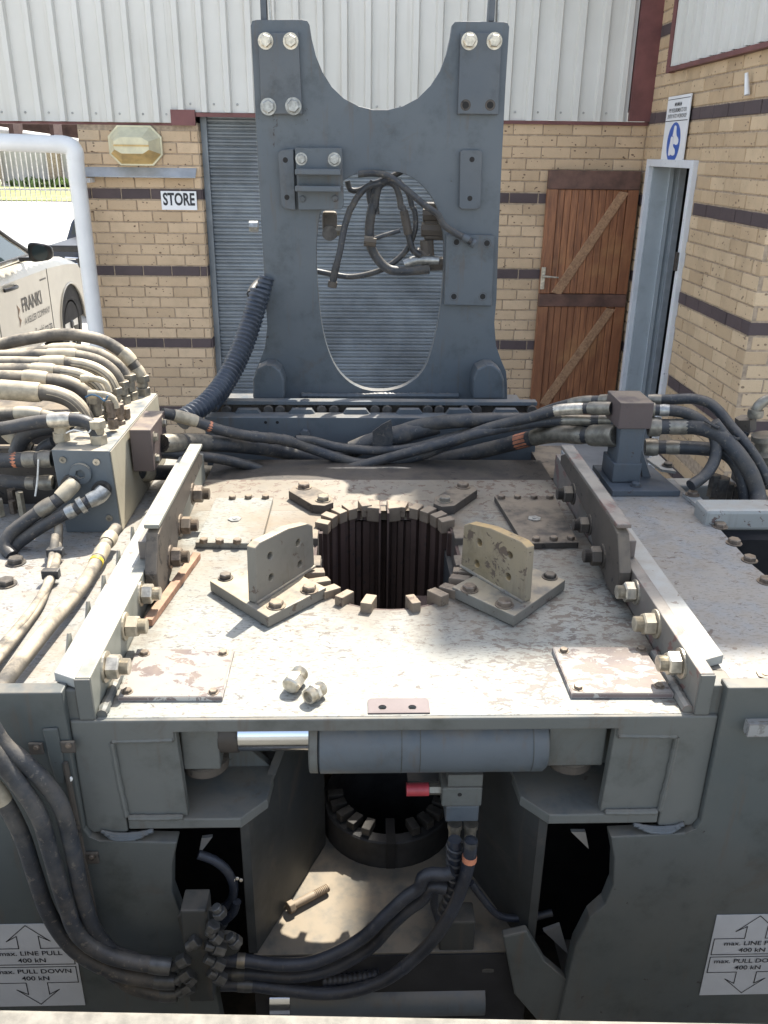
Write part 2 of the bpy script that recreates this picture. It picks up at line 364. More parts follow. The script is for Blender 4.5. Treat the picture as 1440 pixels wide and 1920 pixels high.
M['cable_teal'] = plain('teal cable', (.03, .09, .16), .5)
M['car_white'] = plain('white car paint', (.50, .475, .42), .25, 0, .05, 3, (.5, .44, .34), .4, bmp=0)
M['car_dark'] = plain('dark blue car paint', (.03, .04, .065), .22, .2, .1, 4, bmp=0)
M['car_black'] = plain('black plastic', (.02, .02, .022), .45, bmp=.05)
M['tyre'] = plain('tyre rubber', (.03, .028, .026), .8, bmp=.3)
M['alloy'] = plain('alloy wheel', (.42, .42, .41), .35, .6, .1)
M['lamp_lens'] = plain('aged lamp lens', (.62, .57, .38), .35, 0, .12, 9)
M['lamp_lens_aged'] = plain('yellowed lamp lens', (.52, .35, .13), .35, 0, .2, 9)
M['shutter'] = plain('shutter paint', (.20, .222, .237), .42, .15, .26, 3, (.30, .29, .27), .35, bmp=.4, bscale=5)
M['grass'] = plain('grass', (.26, .30, .09), .9, 0, .4, 3)
M['leaf'] = plain('leaf', (.12, .165, .05), .8, 0, .5, 2)
M['bark'] = plain('bark', (.10, .07, .05), .9)
M['far_wall'] = plain('far wall render', (.44, .41, .37), .9, 0, .15, 2)
M['rock'] = plain('white rock', (.6, .58, .54), .9)
M['green_sign'] = plain('green sign', (.02, .17, .09), .5)
M['gate'] = plain('gate paint', (.50, .48, .44), .6)

# ------------------------------------------------------------------ hardware
_mesh = {}
def bolt_mesh(kind):
    if kind in _mesh: return _mesh[kind]
    m = MB()
    if kind == 'hex':       # hexagon head on a washer
        m.cyl((0,0,0), (0,0,.14), 1.28, n=20); m.cyl((0,0,.14), (0,0,.66), 1, n=6); m.cyl((0,0,.66), (0,0,.8), 1, .86, n=6)
    elif kind == 'small':
        m.cyl((0,0,-.1), (0,0,.75), 1, n=6); m.cyl((0,0,.75), (0,0,.9), 1, .84, n=6)
    elif kind == 'nut':     # washer, nut, protruding thread
        m.cyl((0,0,0), (0,0,.16), 1.25, n=20); m.cyl((0,0,.16), (0,0,.26), .86, 1, n=6); m.cyl((0,0,.26), (0,0,1.1), 1, n=6); m.cyl((0,0,1.1), (0,0,1.22), 1, .86, n=6)
        prof = [(0, .62)]; k = 9
        for i in range(k): prof += [((i+.25)/k, .68), ((i+.75)/k, .60)]
        m.lathe((0,0,1.2), (0,0,1.95), prof+[(1, .55)], 14)
    elif kind == 'plug':    # round plug with a hexagon socket
        a = circle((0,0,.0), 1, 24); h = circle((0,0,0), .45, 6); m.prism(a, (0,0,.35), [h]); m.cyl((0,0,-.3), (0,0,.02), .9, n=16)
    elif kind == 'flat':    # flat hexagon plug
        m.cyl((0,0,0), (0,0,.16), 1, n=6); m.cyl((0,0,.16), (0,0,.24), .36, n=8)
    elif kind == 'round':
        m.lathe((0,0,-.1), (0,0,.6), [(0, 1), (.7, 1), (1, .75)], 16)
    elif kind == 'bore':
        m.cyl((0,0,-.4), (0,0,.06), 1, n=18)
    me = m.mesh(kind); _mesh[kind] = me; return me
_mm = {}
def hw(name, p, nrm, r, mat, parent, kind='hex', spin=None, label=None):
    key = (kind, mat)
    if key not in _mm:
        me = bolt_mesh(kind).copy(); me.materials.append(M[mat]); _mm[key] = me
    o = bpy.data.objects.new(name, _mm[key]); COL.objects.link(o)
    q = Vector(nrm).to_track_quat('Z', 'Y') @ Quaternion((0,0,1), random.random()*6.28 if spin is None else spin)
    o.rotation_mode = 'QUATERNION'; o.rotation_quaternion = q; k_ = random.uniform(.94, 1.05) if kind in ('hex', 'small', 'nut') else 1; o.location = p; o.scale = (r*k_, r*k_, r*random.uniform(.9, 1.08) if kind == 'hex' else r*k_)
    if label: o['label'] = label
    return adopt(o, parent)
def bolt(p, nrm, r, mat, parent, kind='hex', **k): return hw('bolt', p, nrm, r, mat, parent, kind, **k)
def P2(pts, Y):
    """photo points on the plane Y (or each with a Y of its own)"""
    return [at(p[0], p[1], Y=p[2] if len(p) > 2 else Y) for p in pts]
def hose(pts, r, mat, parent, ends=(), name='hydraulic_hose', label=None, n=12, rings=None, bands=(), step=.012):
    """tube along pts; ends: (from, to, scale, material) collars as fractions of the length; bands: thin ties"""
    path = spline(pts, rings/7 if rings else step); L = [0]
    for a, b in zip(path, path[1:]): L.append(L[-1]+(b-a).length)
    rad = r
    if rings: rad = [r*(1+.09*math.sin(2*math.pi*l/rings)) for l in L]
    o = MB().tube(path, rad, n).build(name, M[mat], parent, smooth=True, label=label)
    def part(t0, t1):
        q = [p for p, l in zip(path, L) if t0*L[-1]-1e-6 <= l <= t1*L[-1]+1e-6]
        return q if len(q) > 1 else None
    for t0, t1, k, mm in ends:
        q = part(t0, t1)
        if q is None: continue
        m = len(q); rr = [r*k*(.93 if i in (0, m-1) else 1) for i in range(m)]
        MB().tube(q, rr, 14).build('ferrule', M[mm], o, smooth=True)
    for t, mm in bands:
        q = part(t-.012, t+.012)
        if q: MB().tube(q, r*1.09, 12).build('hose_tie', M[mm], o, smooth=True)
    return o
def nut(p0, p1, r, mat, parent, name='union_nut'):
    return MB().cyl(p0, p1, r, n=6).build(name, M[mat], parent, bevel=r*.08)
def textmesh(name, s, height, mat, parent, origin, right, up, align='LEFT', bold=0, squeeze=1, label=None):
    c = bpy.data.curves.new('t', 'FONT'); c.body = s; c.size = 1; c.align_x = align; c.offset = bold; c.resolution_u = 3
    t = bpy.data.objects.new('t', c); COL.objects.link(t); dg = bpy.context.evaluated_depsgraph_get(); dg.update()
    me = bpy.data.meshes.new_from_object(t.evaluated_get(dg)); bpy.data.objects.remove(t)
    k = height/.72; right = Vector(right); up = Vector(up); nn = right.cross(up)
    for v in me.vertices: v.co = Vector(origin)+right*(v.co.x*k*squeeze)+up*(v.co.y*k)+nn*.0006
    me.materials.clear(); me.name = name
    o = link(name, me, parent, M[mat])
    return tag(o, label)
# ------------------------------------------------------------------ ground and far setting
WY, WX, NC = 7.0, 2.2, 4.73          # back wall plane, right wall plane, near corner of the right wing
def ground():
    m = MB(); ys = [-40, -5, 5, 10, 14, 18, 24, 32, 60, 300]; zs = [0, 0, 0, 0, .05, .3, .85, 1.25, 1.6, 3]
    for i in range(len(ys)-1): m.add([(-300, ys[i], zs[i]), (300, ys[i], zs[i]), (300, ys[i+1], zs[i+1]), (-300, ys[i+1], zs[i+1])], [(0,1,2,3)])
    tag(m.build('ground', M['concrete']), kind='structure')
ground()
# verge beyond the gate
GY, GZ = 25.0, .91
tag(MB().add([(-40, GY+.3, GZ+.03), (8, GY+.3, GZ+.03), (8, GY+4, 1.15), (-40, GY+4, 1.15)], [(0,1,2,3)]).build('grass_verge', M['grass']), kind='structure')
t = empty('sliding_gate', (-11, GY, GZ), 'pale palisade sliding gate across the bright yard behind the pickups', 'gate')
gx0, gx1 = -14.5, -7.0
MB().box((gx0, GY-.03, GZ-.06), (gx1, GY+.03, GZ-.01)).build('bottom_rail', M['gate'], t)
MB().box((gx0, GY-.025, GZ+.30), (gx1, GY+.025, GZ+.35)).build('middle_rail', M['gate'], t)
MB().box((gx0, GY-.025, GZ+1.95), (gx1, GY+.025, GZ+2.0)).build('top_rail', M['gate'], t)
bm_ = MB().box((-.012, -.012, -.05), (.012, .012, 2.2)).mesh('gate_bar'); bm_.materials.append(M['gate'])
x = gx0
while x < gx1:
    o = link('gate_bar', bm_); o.location = (x, GY-.045, GZ); adopt(o, t); x += .135
t = tag(MB().box((-14.05, GY-.09, GZ+1.5), (-13.6, GY-.075, GZ+2.0)).build('gate_sign', M['green_sign']), 'small green sign hanging on the pale palisade gate', 'sign')
for k in range(4): MB().box((-14.0+(k % 2)*.2, GY-.094, GZ+1.56+(k//2)*.2), (-13.86+(k % 2)*.2, GY-.091, GZ+1.7+(k//2)*.2)).build('panel', M['white_sign'], t)
t = empty('boundary_wall', (-11, GY+5, 1.1), 'grey rendered boundary wall with darker brick pillars beyond the gate', 'wall')
MB().box((-24, GY+5, .9), (-4, GY+5.2, 3.0)).build('wall', M['far_wall'], t)
for xx in (-17.2, -15.6, -11.6, -9.7): MB().box((xx-.2, GY+4.85, .9), (xx+.2, GY+5.0, 3.05)).build('pillar', M['mortar'], t)
for i, (xx, s, lb) in enumerate([(-10.9, .42, 'white garden rock behind the gate at the foot of the wall'), (-16.6, .6, 'larger pale rock at the far end of the palisade gate')]):
    bm = bmesh.new(); bmesh.ops.create_icosphere(bm, subdivisions=3, radius=s)
    for v in bm.verts: v.co *= .8+.35*random.random(); v.co.z *= .8
    me = bpy.data.meshes.new('rock'); bm.to_mesh(me); bm.free(); o = link('rock', me, None, M['rock']); o.location = (xx, GY+2.2, 1.1+s*.45)
    tag(o, lb, 'rock')
def bush(name, c, rx, ry, rz, n, label, cat, trunk=0, s=.16):
    t = empty(name, (c[0], c[1], c[2]), label, cat); m = MB()
    for i in range(n):
        d = Vector((random.gauss(0,1), random.gauss(0,1), random.gauss(0,1))).normalized()*random.random()**.45
        p = Vector(c)+Vector((d.x*rx, d.y*ry, trunk+rz+d.z*rz*(.8+.2*math.sin(d.x*9))))
        q = Quaternion((random.random()-.5, random.random()-.5, random.random()-.5, random.random()-.5)).normalized(); k = s*(.5+random.random())
        m.add([p+q @ Vector(v)*k for v in ((-1,0,0),(0,-.45,.1),(1,0,0),(0,.45,.1))], [(0,1,2,3)])
    m.build('crown', M['leaf'], t)
    tm = MB().cyl((c[0], c[1], c[2]), (c[0], c[1], c[2]+trunk+rz), .12, .05, 8)
    for a in range(4): tm.cyl((c[0], c[1], c[2]+trunk+rz*.3), (c[0]+rx*.5*math.cos(a*1.6), c[1]+ry*.5*math.sin(a*1.6), c[2]+trunk+rz*1.2), .05, .02, 6)
    tm.build('trunk', M['bark'], t)
bush('tree', (-13.5, 34, 1.3), 3.2, 2, 1.6, 2600, 'sunlit green tree above the boundary wall behind the gate', 'tree', 1.2, .2)
bush('tree', (-20.5, 36, 1.3), 3.4, 2, 1.8, 2600, 'broad green tree at the far left behind the boundary wall', 'tree', 1.2, .2)
bush('shrub', (-9.6, 29.2, 1.1), 1.6, .4, .14, 420, 'low green shrubs growing along the boundary wall', 'shrub', 0, .12)

# ------------------------------------------------------------------ store building: back wall
BP, CP, BL, BH, J0 = .2235, .0814, .2135, .0715, .300
BAND0 = .84                                            # centre height of a dark course; every seventh course is dark
_bk = {}
def brick_mesh(L, mat):
    L = max(.03, round(L/.006)*.006); k = (L, mat)
    if k not in _bk:
        h, d, c = BH/2, .05, .0035; x = L/2
        v = [(-x, d, -h), (x, d, -h), (x, d, h), (-x, d, h), (-x, c, -h), (x, c, -h), (x, c, h), (-x, c, h), (-x+c, 0, -h+c), (x-c, 0, -h+c), (x-c, 0, h-c), (-x+c, 0, h-c)]
        f = [(0,4,5,1),(1,5,6,2),(2,6,7,3),(3,7,4,0),(4,8,9,5),(5,9,10,6),(6,10,11,7),(7,11,8,4),(8,11,10,9)]
        me = bpy.data.meshes.new('brick'); me.from_pydata(v, [], f); me.materials.append(M[mat]); _bk[k] = me
    return _bk[k]
def courses(parent, org, u, nrm, x0, x1, z0, z1, mat, holes=(), shift=0, join=False, proud=.007):
    """stretcher-bond bricks on the plane through org; u along the wall, nrm outwards"""
    org, u, nrm = Vector(org), Vector(u), Vector(nrm); rot = Matrix((u, -nrm, Vector((0,0,1)))).transposed().to_4x4(); n = 0; J = {}
    k0 = math.ceil((z0+CP*.5-BAND0)/CP); k = k0
    while BAND0+k*CP+CP*.45 <= z1:
        zc_ = BAND0+k*CP; off = (k % 2)*BP/2+shift; dark = k % 7 == 0
        i0 = math.floor((x0-off)/BP)-1
        for i in range(i0, i0+int((x1-x0)/BP)+4):
            spans = [(max(x0, off+i*BP), min(x1, off+i*BP+BL))]
            for (a, b, c, d) in holes:
                if c-.02 < zc_ < d+.02:
                    ns = []
                    for s, e in spans:
                        if e <= a or s >= b: ns.append((s, e)); continue
                        if s < a-.03: ns.append((s, a-.004))
                        if e > b+.03: ns.append((b+.004, e))
                    spans = ns
            for s, e in spans:
                if e-s < .03: continue
                m = rot.copy(); m.translation = org+u*((s+e)/2)+Vector((0,0,zc_))+nrm*(proud+random.uniform(-.003, .0025)); m = m @ Matrix.Rotation(random.gauss(0, .006), 4, 'Y')
                n += 1; me = brick_mesh(e-s, 'brick_dark' if dark else mat)
                if join:
                    J.setdefault('brick_dark' if dark else mat, MB()).add([m @ v.co for v in me.vertices], [tuple(p.vertices) for p in me.polygons]); continue
                o = bpy.data.objects.new('brick', me); COL.objects.link(o); o.matrix_world = m; adopt(o, parent)
        k += 1
    for mm, mb_j in J.items(): mb_j.build('brick_courses', M[mm], parent, kind='stuff')
    return n
sb = empty('store_building', (0, WY, 0), 'tan brick store building with pale ribbed cladding above a roller door', 'building')
DX0, DX1, DZ = -1.178, .86, 2.52                       # roller door opening
PX0, CZ = -2.068, 2.478
wallm = MB().box((PX0, WY, -.3), (DX0, WY+.28, CZ)).build('wall', M['mortar'], sb)
wall2 = MB().box((DX1, WY, -.3), (WX, WY+.28, CZ+.05)).build('wall', M['mortar'], sb)
n1 = courses(wallm, (0, WY, 0), (1,0,0), (0,-1,0), PX0, DX0-.006, .0, CZ, 'brick')
n2 = courses(wall2, (0, WY, 0), (1,0,0), (0,-1,0), DX1+.004, WX-.01, .0, CZ+.055, 'brick', holes=[(1.50, 2.2, 0, 2.12)], shift=.07)
# returns of the roller door opening
courses(wallm, (DX0, 0, 0), (0,1,0), (1,0,0), WY+.0, WY+.16, .42, DZ-.03, 'brick', shift=.05, proud=.006)
# ribbed cladding: sheets of four ribs each
def clad(x0, x1, z0, z1, Y, parent, nrm=-1, axis='x', pitch=.1715):
    prof = [(0, 0), (.043, 0), (.055, .032), (.092, .032), (.104, 0), (.1715, 0)]
    x = x0
    while x < x1-.01:
        w_ = min(4*pitch, x1-x); pts = []
        for k in range(4):
            for a, d in prof[:-1]:
                if k*pitch+a <= w_: pts.append((x+k*pitch+a, d))
        pts.append((x+w_, 0))
        m = MB(); n = len(pts)
        def PT(a, d, z): return (a, Y+nrm*(d+.012), z) if axis == 'x' else (Y+nrm*(d+.012), a, z)
        m.add([PT(a, d, z0) for a, d in pts]+[PT(a, d, z1) for a, d in pts], [(i, i+1, n+i+1, n+i) for i in range(n-1)])
        o = m.build('cladding_sheet', M['cladding'], parent); o.location += Vector((0, nrm*random.uniform(0, .004), random.uniform(-.004, .004)) if axis == 'x' else (nrm*random.uniform(0, .004), 0, random.uniform(-.004, .004)))
        sm = o.modifiers.new('thick', 'SOLIDIFY'); sm.thickness = .0025
        for k in range(4):
            zz = z0+.055
            nv = (0, nrm, 0) if axis == 'x' else (nrm, 0, 0); q = PT(x+k*pitch+.14, 0, zz)
            if k*pitch+.14 < w_: hw('screw', q, nv, .0085, 'zinc_grey', o, 'small')
        x += 4*pitch
clad(-7.2, -1.36, CZ, 4.25, WY, sb)
clad(-1.36, .698, DZ+.03, 4.25, WY, sb); clad(.698, 2.03, CZ+.05, 4.25, WY, sb)
MB().box((-7.2, WY-.005, CZ-.02), (-1.37, WY+.1, CZ-.004)).build('flashing', M['red_paint'], sb)
MB().box((-1.365, WY-.045, DZ-.06), (DX0-.01, WY-.014, DZ+.045)).build('flashing', M['red_paint'], sb)
MB().box((DX0-.008, WY-.03, DZ-.0), (DX1, WY-.010, DZ+.028)).build('flashing', M['red_paint'], sb)
MB().box((DX1+.002, WY-.03, CZ+.024), (WX-.01, WY-.012, CZ+.048)).build('flashing', M['red_paint'], sb)
MB().box((2.035, WY-.055, CZ+.052), (WX-.004, WY-.010, 4.25)).build('corner_trim', M['red_paint'], sb)
MB().box((-7.2, WY+.03, 2.60), (WX, WY+.25, 4.2)).build('backing', M['dark'], sb)
MB().box((-7.3, WY+.02, 4.255), (WX+.0, WY+2.0, 4.33)).build('roof', M['cladding'], sb)
# roller door: one corrugated curtain between guides
rd = MB(); zz = -.05; prof = []
while zz < 2.62: prof += [(zz, -.002), (zz+.008, -.010), (zz+.017, -.011), (zz+.022, -.005), (zz+.025, -.002), (zz+.029, -.010), (zz+.039, -.010), (zz+.046, -.003), (zz+.0475, .007), (zz+.0515, .007)]; zz += .054
n = len(prof)
rd.add([(DX0+.02, WY+.13+d, z) for z, d in prof]+[(DX1-.02, WY+.13+d, z) for z, d in prof], [(i, n+i, n+i+1, i+1) for i in range(n-1)])
rdoor = rd.build('roller_door', M['shutter'], sb, label='grey corrugated steel roller door, closed')
MB().box((DX0+.004, WY+.09, -.05), (DX0+.05, WY+.118, 2.56)).build('guide', M['shutter'], rdoor)
MB().box((DX1-.05, WY+.09, -.05), (DX1-.004, WY+.118, 2.56)).build('guide', M['shutter'], rdoor)
MB().box((DX0-.3, WY+.17, -.2), (DX1+.3, WY+.3, 2.62)).build('backing', M['dark'], sb)
# stain and chipped bricks are in the brick's own material
# bulkhead lamp, drip flashing, STORE sign
c = at(252, 273, Y=WY-.06); lp = empty('wall_lamp', (c.x, WY-.02, c.z), 'aged octagonal bulkhead lamp with yellowed lens on the brick pier', 'lamp')
def octa(w_, h_, k, y): return [Vector((c.x+a, y, c.z+b)) for a, b in ((-w_, -h_*k), (-w_*.62, -h_), (w_*.62, -h_), (w_, -h_*k), (w_, h_*k), (w_*.62, h_), (-w_*.62, h_), (-w_, h_*k))]
MB().prism(octa(.198, .138, .45, WY-.012), (0, -.02, 0)).build('base', M['lamp_lens'], lp, bevel=.004)
a, b = octa(.185, .126, .45, WY-.033), octa(.125, .055, .5, WY-.155); m = MB(); m.add(a+b, [(i, (i+1) % 8, 8+(i+1) % 8, 8+i) for i in range(8)]+[tuple(range(8, 16))])
me = m.mesh('lens'); me.materials.append(M['lamp_lens']); me.materials.append(M['lamp_lens_aged'])
for p in me.polygons:
    if p.center.z < c.z-.0: p.material_index = 1
link('lens', me, lp)
MB().box((c.x-.128, WY-.162, c.z-.006), (c.x+.128, WY-.150, c.z+.006)).build('clip', M['lamp_lens_aged'], lp)
a, b = at(148, 322, Y=WY-.03), at(368, 322, Y=WY-.03)
m = MB().prism([Vector((a.x, WY-.008, a.z+.035)), Vector((a.x, WY-.085, a.z-.028)), Vector((a.x, WY-.082, a.z-.034)), Vector((a.x, WY-.008, a.z+.028))], (b.x-a.x, 0, 0))
tag(m.build('drip_flashing', M['galv']), 'grey sheet metal drip flashing below the bulkhead lamp', 'flashing')
a, b = at(301, 358, Y=WY-.02), at(370, 394, Y=WY-.02)
t = tag(MB().box((a.x, WY-.022, b.z), (b.x, WY-.014, a.z)).build('store_sign', M['white_sign']), 'white sign reading STORE on the brick pier', 'sign')
textmesh('lettering', 'STORE', .088, 'ink', t, ((a.x+b.x)/2, WY-.0235, b.z+.036), (1,0,0), (0,0,1), 'CENTER', .03, .66)
# white pipe: down the pier and away to the left
px_ = PX0+.02; pt = 2.252
pp = empty('white_pipe', (px_, WY-.2, 0), 'thick white pipe running down the pier corner from a horizontal run', 'pipe')
MB().tube(spline([(px_, WY-.2, -.05), (px_, WY-.2, 1.2), (px_, WY-.2, pt-.03)]), .06, 20).build('pipe', M['white_paint'], pp, smooth=True)
MB().tube(spline([(px_, WY-.2, pt-.032), (px_, WY-.2, pt+.02), (px_-.02, WY-.2, pt+.05), (px_-.07, WY-.2, pt+.065), (px_-.13, WY-.2, pt+.068)], .01), .0625, 20).build('elbow', M['white_paint'], pp, smooth=True)
MB().tube([Vector((px_-.128, WY-.2, pt+.068)), Vector((px_-4.5, WY-.2, pt+.16))], .06, 20).build('pipe', M['white_paint'], pp, smooth=True)
MB().cyl((px_, WY-.2, 2.06), (px_, WY-.2, 2.09), .065, n=20).build('strap', M['white_paint'], pp); MB().box((px_+.02, WY-.15, 2.06), (px_+.07, WY-.0, 2.09)).build('clip', M['white_paint'], pp)
# carport roof with its gutter, beyond the opening
cr = empty('carport_roof', (-5, 12.6, 2.5), 'carport roof edge with cream gutter beyond the left opening', 'carport')
MB().tube([at(-60, 240, Y=12.5), at(160, 272, Y=13.1)], .075, 14).build('gutter', M['cladding'], cr, smooth=True)
MB().add([at(-60, 226, Y=12.6), at(160, 226, Y=13.2), at(160, 262, Y=13.3), at(-60, 240, Y=12.7)], [(0,1,2,3)]).build('fascia', M['brown'], cr)
for px in (30, 105): MB().box(at(px-2, 262, Y=12.4), at(px+2, 228, Y=12.75)).build('bracket', M['brown'], cr)
m = MB(); n = 0; y = 7.4; pf = []
while y < 12.4: pf += [(y, 2.60), (y+.05, 2.60), (y+.075, 2.655), (y+.125, 2.655)]; y += .15
m.add([(-2.98, y, z) for y, z in pf]+[(-1.95, y, z+.02) for y, z in pf], [(i, i+1, len(pf)+i+1, len(pf)+i) for i in range(len(pf)-1)])
m.build('roof_sheet', M['galv'], cr)

# ------------------------------------------------------------------ workshop wing on the right
wg = empty('workshop_wing', (WX, 5.8, 0), 'yellow brick workshop wing with a white doorway and cladding panel', 'building')
JY0, JY1, JZ = 5.92, 6.765, 2.222                       # doorway
CY, CB = 6.60, 2.845                                   # cladding panel starts
ws = MB().prism([(WX, NC, -.3), (WX, JY0, -.3), (WX, JY0, JZ), (WX, JY1, JZ), (WX, JY1, -.3), (WX, WY+.1, -.3), (WX, WY+.1, 4.4), (WX, CY, 4.4), (WX, CY, CB), (WX, NC, CB)], (.25, 0, 0)).build('wall', M['mortar'], wg)
n3 = courses(ws, (WX, 0, 0), (0,1,0), (-1,0,0), NC+.0, WY, .44, 3.42, 'brick_r', holes=[(JY0-.06, JY1+.09, 0, JZ+.055), (NC-1, CY, CB-.02, 9)], shift=.03)
wf = MB().box((WX+.251, NC+.003, -.3), (8, NC+.25, 5)).build('wall', M['mortar'], wg)
n4 = courses(wf, (0, NC+.003, 0), (1,0,0), (0,-1,0), WX-.004, WX+.36, .62, 2.2, 'brick_r', shift=-.01)
courses(wf, (0, NC+.003, 0), (1,0,0), (0,-1,0), WX+.362, WX+2.6, -.05, 4.9, 'brick_r', shift=-.01, join=True); courses(wf, (0, NC+.003, 0), (1,0,0), (0,-1,0), WX-.004, WX+.36, 2.2, 4.9, 'brick_r', shift=-.01, join=True)
courses(ws, (WX, 0, 0), (0,1,0), (-1,0,0), NC+.0, WY, -.05, .44, 'brick_r', holes=[(JY0-.06, JY1+.09, -1, JZ)], shift=.03, join=True); courses(wf, (0, NC+.003, 0), (1,0,0), (0,-1,0), WX-.004, WX+.36, -.05, .62, 'brick_r', shift=-.01, join=True)
print('bricks', n1, n2, n3, n4)
clad(NC-.02, CY-.075, CB+.02, 5.0, WX, wg, nrm=-1, axis='y')
MB().box((WX-.05, CY-.07, CB-.02), (WX-.006, CY-.002, 5)).build('corner_trim', M['red_paint'], wg)
MB().box((WX-.05, NC-.02, CB-.015), (WX-.006, CY-.072, CB+.012)).build('flashing', M['red_paint'], wg)
MB().box((WX+.01, NC+.26, CB+.01), (8, WY, 5)).build('backing', M['dark'], wg)
MB().box((WX-.05, NC-.1, 5.01), (8.2, WY, 5.08)).build('roof', M['cladding'], wg)
hall = tag(MB().box((2.55, WY+.35, 0), (14, 15, 10.42)).build('shade_hall', M['cladding']), 'unseen tall clad hall added behind the right wing to shade the deck', 'building')  # out of view, invented and sized for its shadow on the deck
# door frame (white, chipped) and the pale blue-grey steel reveal inside
df = MB().prism([(WX-.035, JY0-.055, -.1), (WX-.035, JY0, -.1), (WX-.035, JY0, JZ), (WX-.035, JY1, JZ), (WX-.035, JY1, -.1), (WX-.035, JY1+.06, -.1), (WX-.035, JY1+.06, JZ+.05), (WX-.035, JY0-.055, JZ+.05)], (.2, 0, 0)).build('door_frame', M['white_chipped'], wg, bevel=.004)
MB().box((WX+.0, JY1-.02, -.1), (WX+.235, JY1-.004, JZ-.004)).build('reveal_panel', M['steel_grey'], df)
MB().box((WX+.12, JY1-.045, -.1), (WX+.15, JY1-.022, JZ-.004)).build('door_stop', M['steel_grey'], df)
MB().box((WX+.26, JY1+.25, -.1), (WX+.62, JY1+.3, JZ+.1)).build('dark_room_sheet', M['dark'], wg)  # near-black sheets paint the darkness inside the doorway
MB().box((WX+.62, JY0-.2, -.1), (WX+.66, JY1+.1, JZ+.1)).build('dark_room_sheet', M['dark'], wg)
MB().box((WX+.19, JY1-.055, -.1), (WX+.235, JY1-.022, JZ-.004)).build('door_stop', M['galv'], df)
MB().box((WX-.05, JY0-.04, 1.58), (WX-.036, JY0+.0, 1.70)).build('lock_keeper', M['bolt_dark'], df)
# wooden door, open and folded back against the store wall
wd = empty('door', (0, 0, 0), None, None); wd.name = 'wooden_door'; adopt(wd, wg); wd['label'] = 'varnished wooden door with diagonal braces, swung open'
DY = WY-.075; dx0, dx1, dz0, dz1 = 1.462, 2.168, .16, 2.185
stile = .085
def dbox(name, x0, z0, x1, z1, y0, y1, mat): return MB().box((x0, y0, z0), (x1, y1, z1)).build(name, M[mat], wd, bevel=.003)
npl = 10; pw = (dx1-dx0-2*stile)/npl
for half, (za, zb) in enumerate(((dz0, 1.165), (1.268, dz1-.135))):
    for i in range(npl): dbox('plank', dx0+stile+i*pw+.0015, za, dx0+stile+(i+1)*pw-.0015, zb, DY+.016, DY+.036, 'wood')
    dbox('stile', dx0, za, dx0+stile-.003, zb, DY, DY+.045, 'wood'); dbox('stile', dx1-stile+.003, za, dx1, zb, DY, DY+.045, 'wood')
dbox('rail', dx0+.0, dz1-.133, dx1, dz1, DY-.002, DY+.045, 'wood_rail'); dbox('rail', dx0, 1.168, dx1, 1.265, DY-.002, DY+.045, 'wood_rail')
for (xa, za, xb, zb) in ((dx0+stile+.02, 1.275, dx1-stile-.01, dz1-.142), (dx0+stile-.005, dz0+.30-.1, dx1-stile-.01, 1.16)):
    a, b = Vector((xa, DY+.004, za)), Vector((xb, DY+.004, zb)); d = (b-a).normalized(); s = Vector((d.z, 0, -d.x))*.042
    MB().prism([a-s*.2+d*.0, a+s*1.6+d*.02, b+s*.6-d*.0, b-s*1.0-d*.03], (0, .02, 0)).build('brace', M['wood_brace'], wd, bevel=.003)
h = at(1018, 522, Y=DY-.01)
hd = MB().box((h.x-.017, DY-.012, h.z-.085), (h.x+.017, DY-.002, h.z+.085)).build('handle', M['zinc'], wd, bevel=.003)
MB().tube(spline([(h.x, DY-.012, h.z+.02), (h.x, DY-.05, h.z+.02), (h.x+.02, DY-.055, h.z+.02), (h.x+.105, DY-.055, h.z+.01)]), [.009]*40+[.007]*200, 8).build('lever', M['zinc'], hd, smooth=True) if False else MB().cyl((h.x, DY-.012, h.z+.02), (h.x, DY-.05, h.z+.02), .010).cyl((h.x-.008, DY-.048, h.z+.02), (h.x+.115, DY-.048, h.z+.012), .010, .006).build('lever', M['zinc'], hd, smooth=True)
# safety sign above the doorway
sg = tag(MB().box((WX-.030, 6.085, 2.236), (WX-.022, 6.525, 2.672)).build('safety_sign', M['white_sign']), 'white safety sign with blue boot symbol above the white doorway', 'sign')
SX = WX-.0305
def sp(y, z): return Vector((SX, 6.305-y, 2.454+z))       # y to the reader's right
yl = .22
for s, z in (('MINIMUM', .152), ('PPE REQUIREMENTS FOR', .116), ('ENTRY INTO WORKSHOP', .080)):
    textmesh('lettering', s, .026, 'ink', sg, sp(0, z), (0,-1,0), (0,0,1), 'CENTER', .004, .86)
MB().prism([sp(-.215, .196), sp(.215, .196), sp(.215, .200), sp(-.215, .200)], (-.0006, 0, 0)).build('line', M['ink'], sg)
MB().prism([sp(-.215, .060), sp(.215, .060), sp(.215, .065), sp(-.215, .065)], (-.0006, 0, 0)).build('line', M['ink'], sg)
cc = sp(0, -.075)
MB().prism([cc+Vector((0, -.128*math.cos(a*math.pi/24), .128*math.sin(a*math.pi/24))) for a in range(48)], (-.0008, 0, 0)).build('blue_disc', M['blue_sign'], sg)
def boot(dx, dz, lift):
    b = [(-.055, -.045), (-.055, -.005), (-.045, .03), (-.04, .062), (-.02, .07), (.005, .062), (.012, .03), (.03, .005), (.06, -.008), (.075, -.025), (.07, -.045), (.03, -.052), (.0, -.045), (-.03, -.052)]
    k = smooth2([(x, y, 0) for x, y in b], 3); return [Vector((SX-lift, cc.y-(p.x*1.0+dx), cc.z+p.y*1.0+dz)) for p in k]
MB().prism(boot(.022, .038, .0010), (-.0004, 0, 0)).build('boot_symbol', M['white_sign'], sg)
k = boot(-.016, -.030, .0016); ctr = sum(k, Vector())/len(k)
MB().prism([ctr+(p-ctr)*1.07 for p in k], (-.0002, 0, 0)).build('outline', M['blue_sign'], sg)
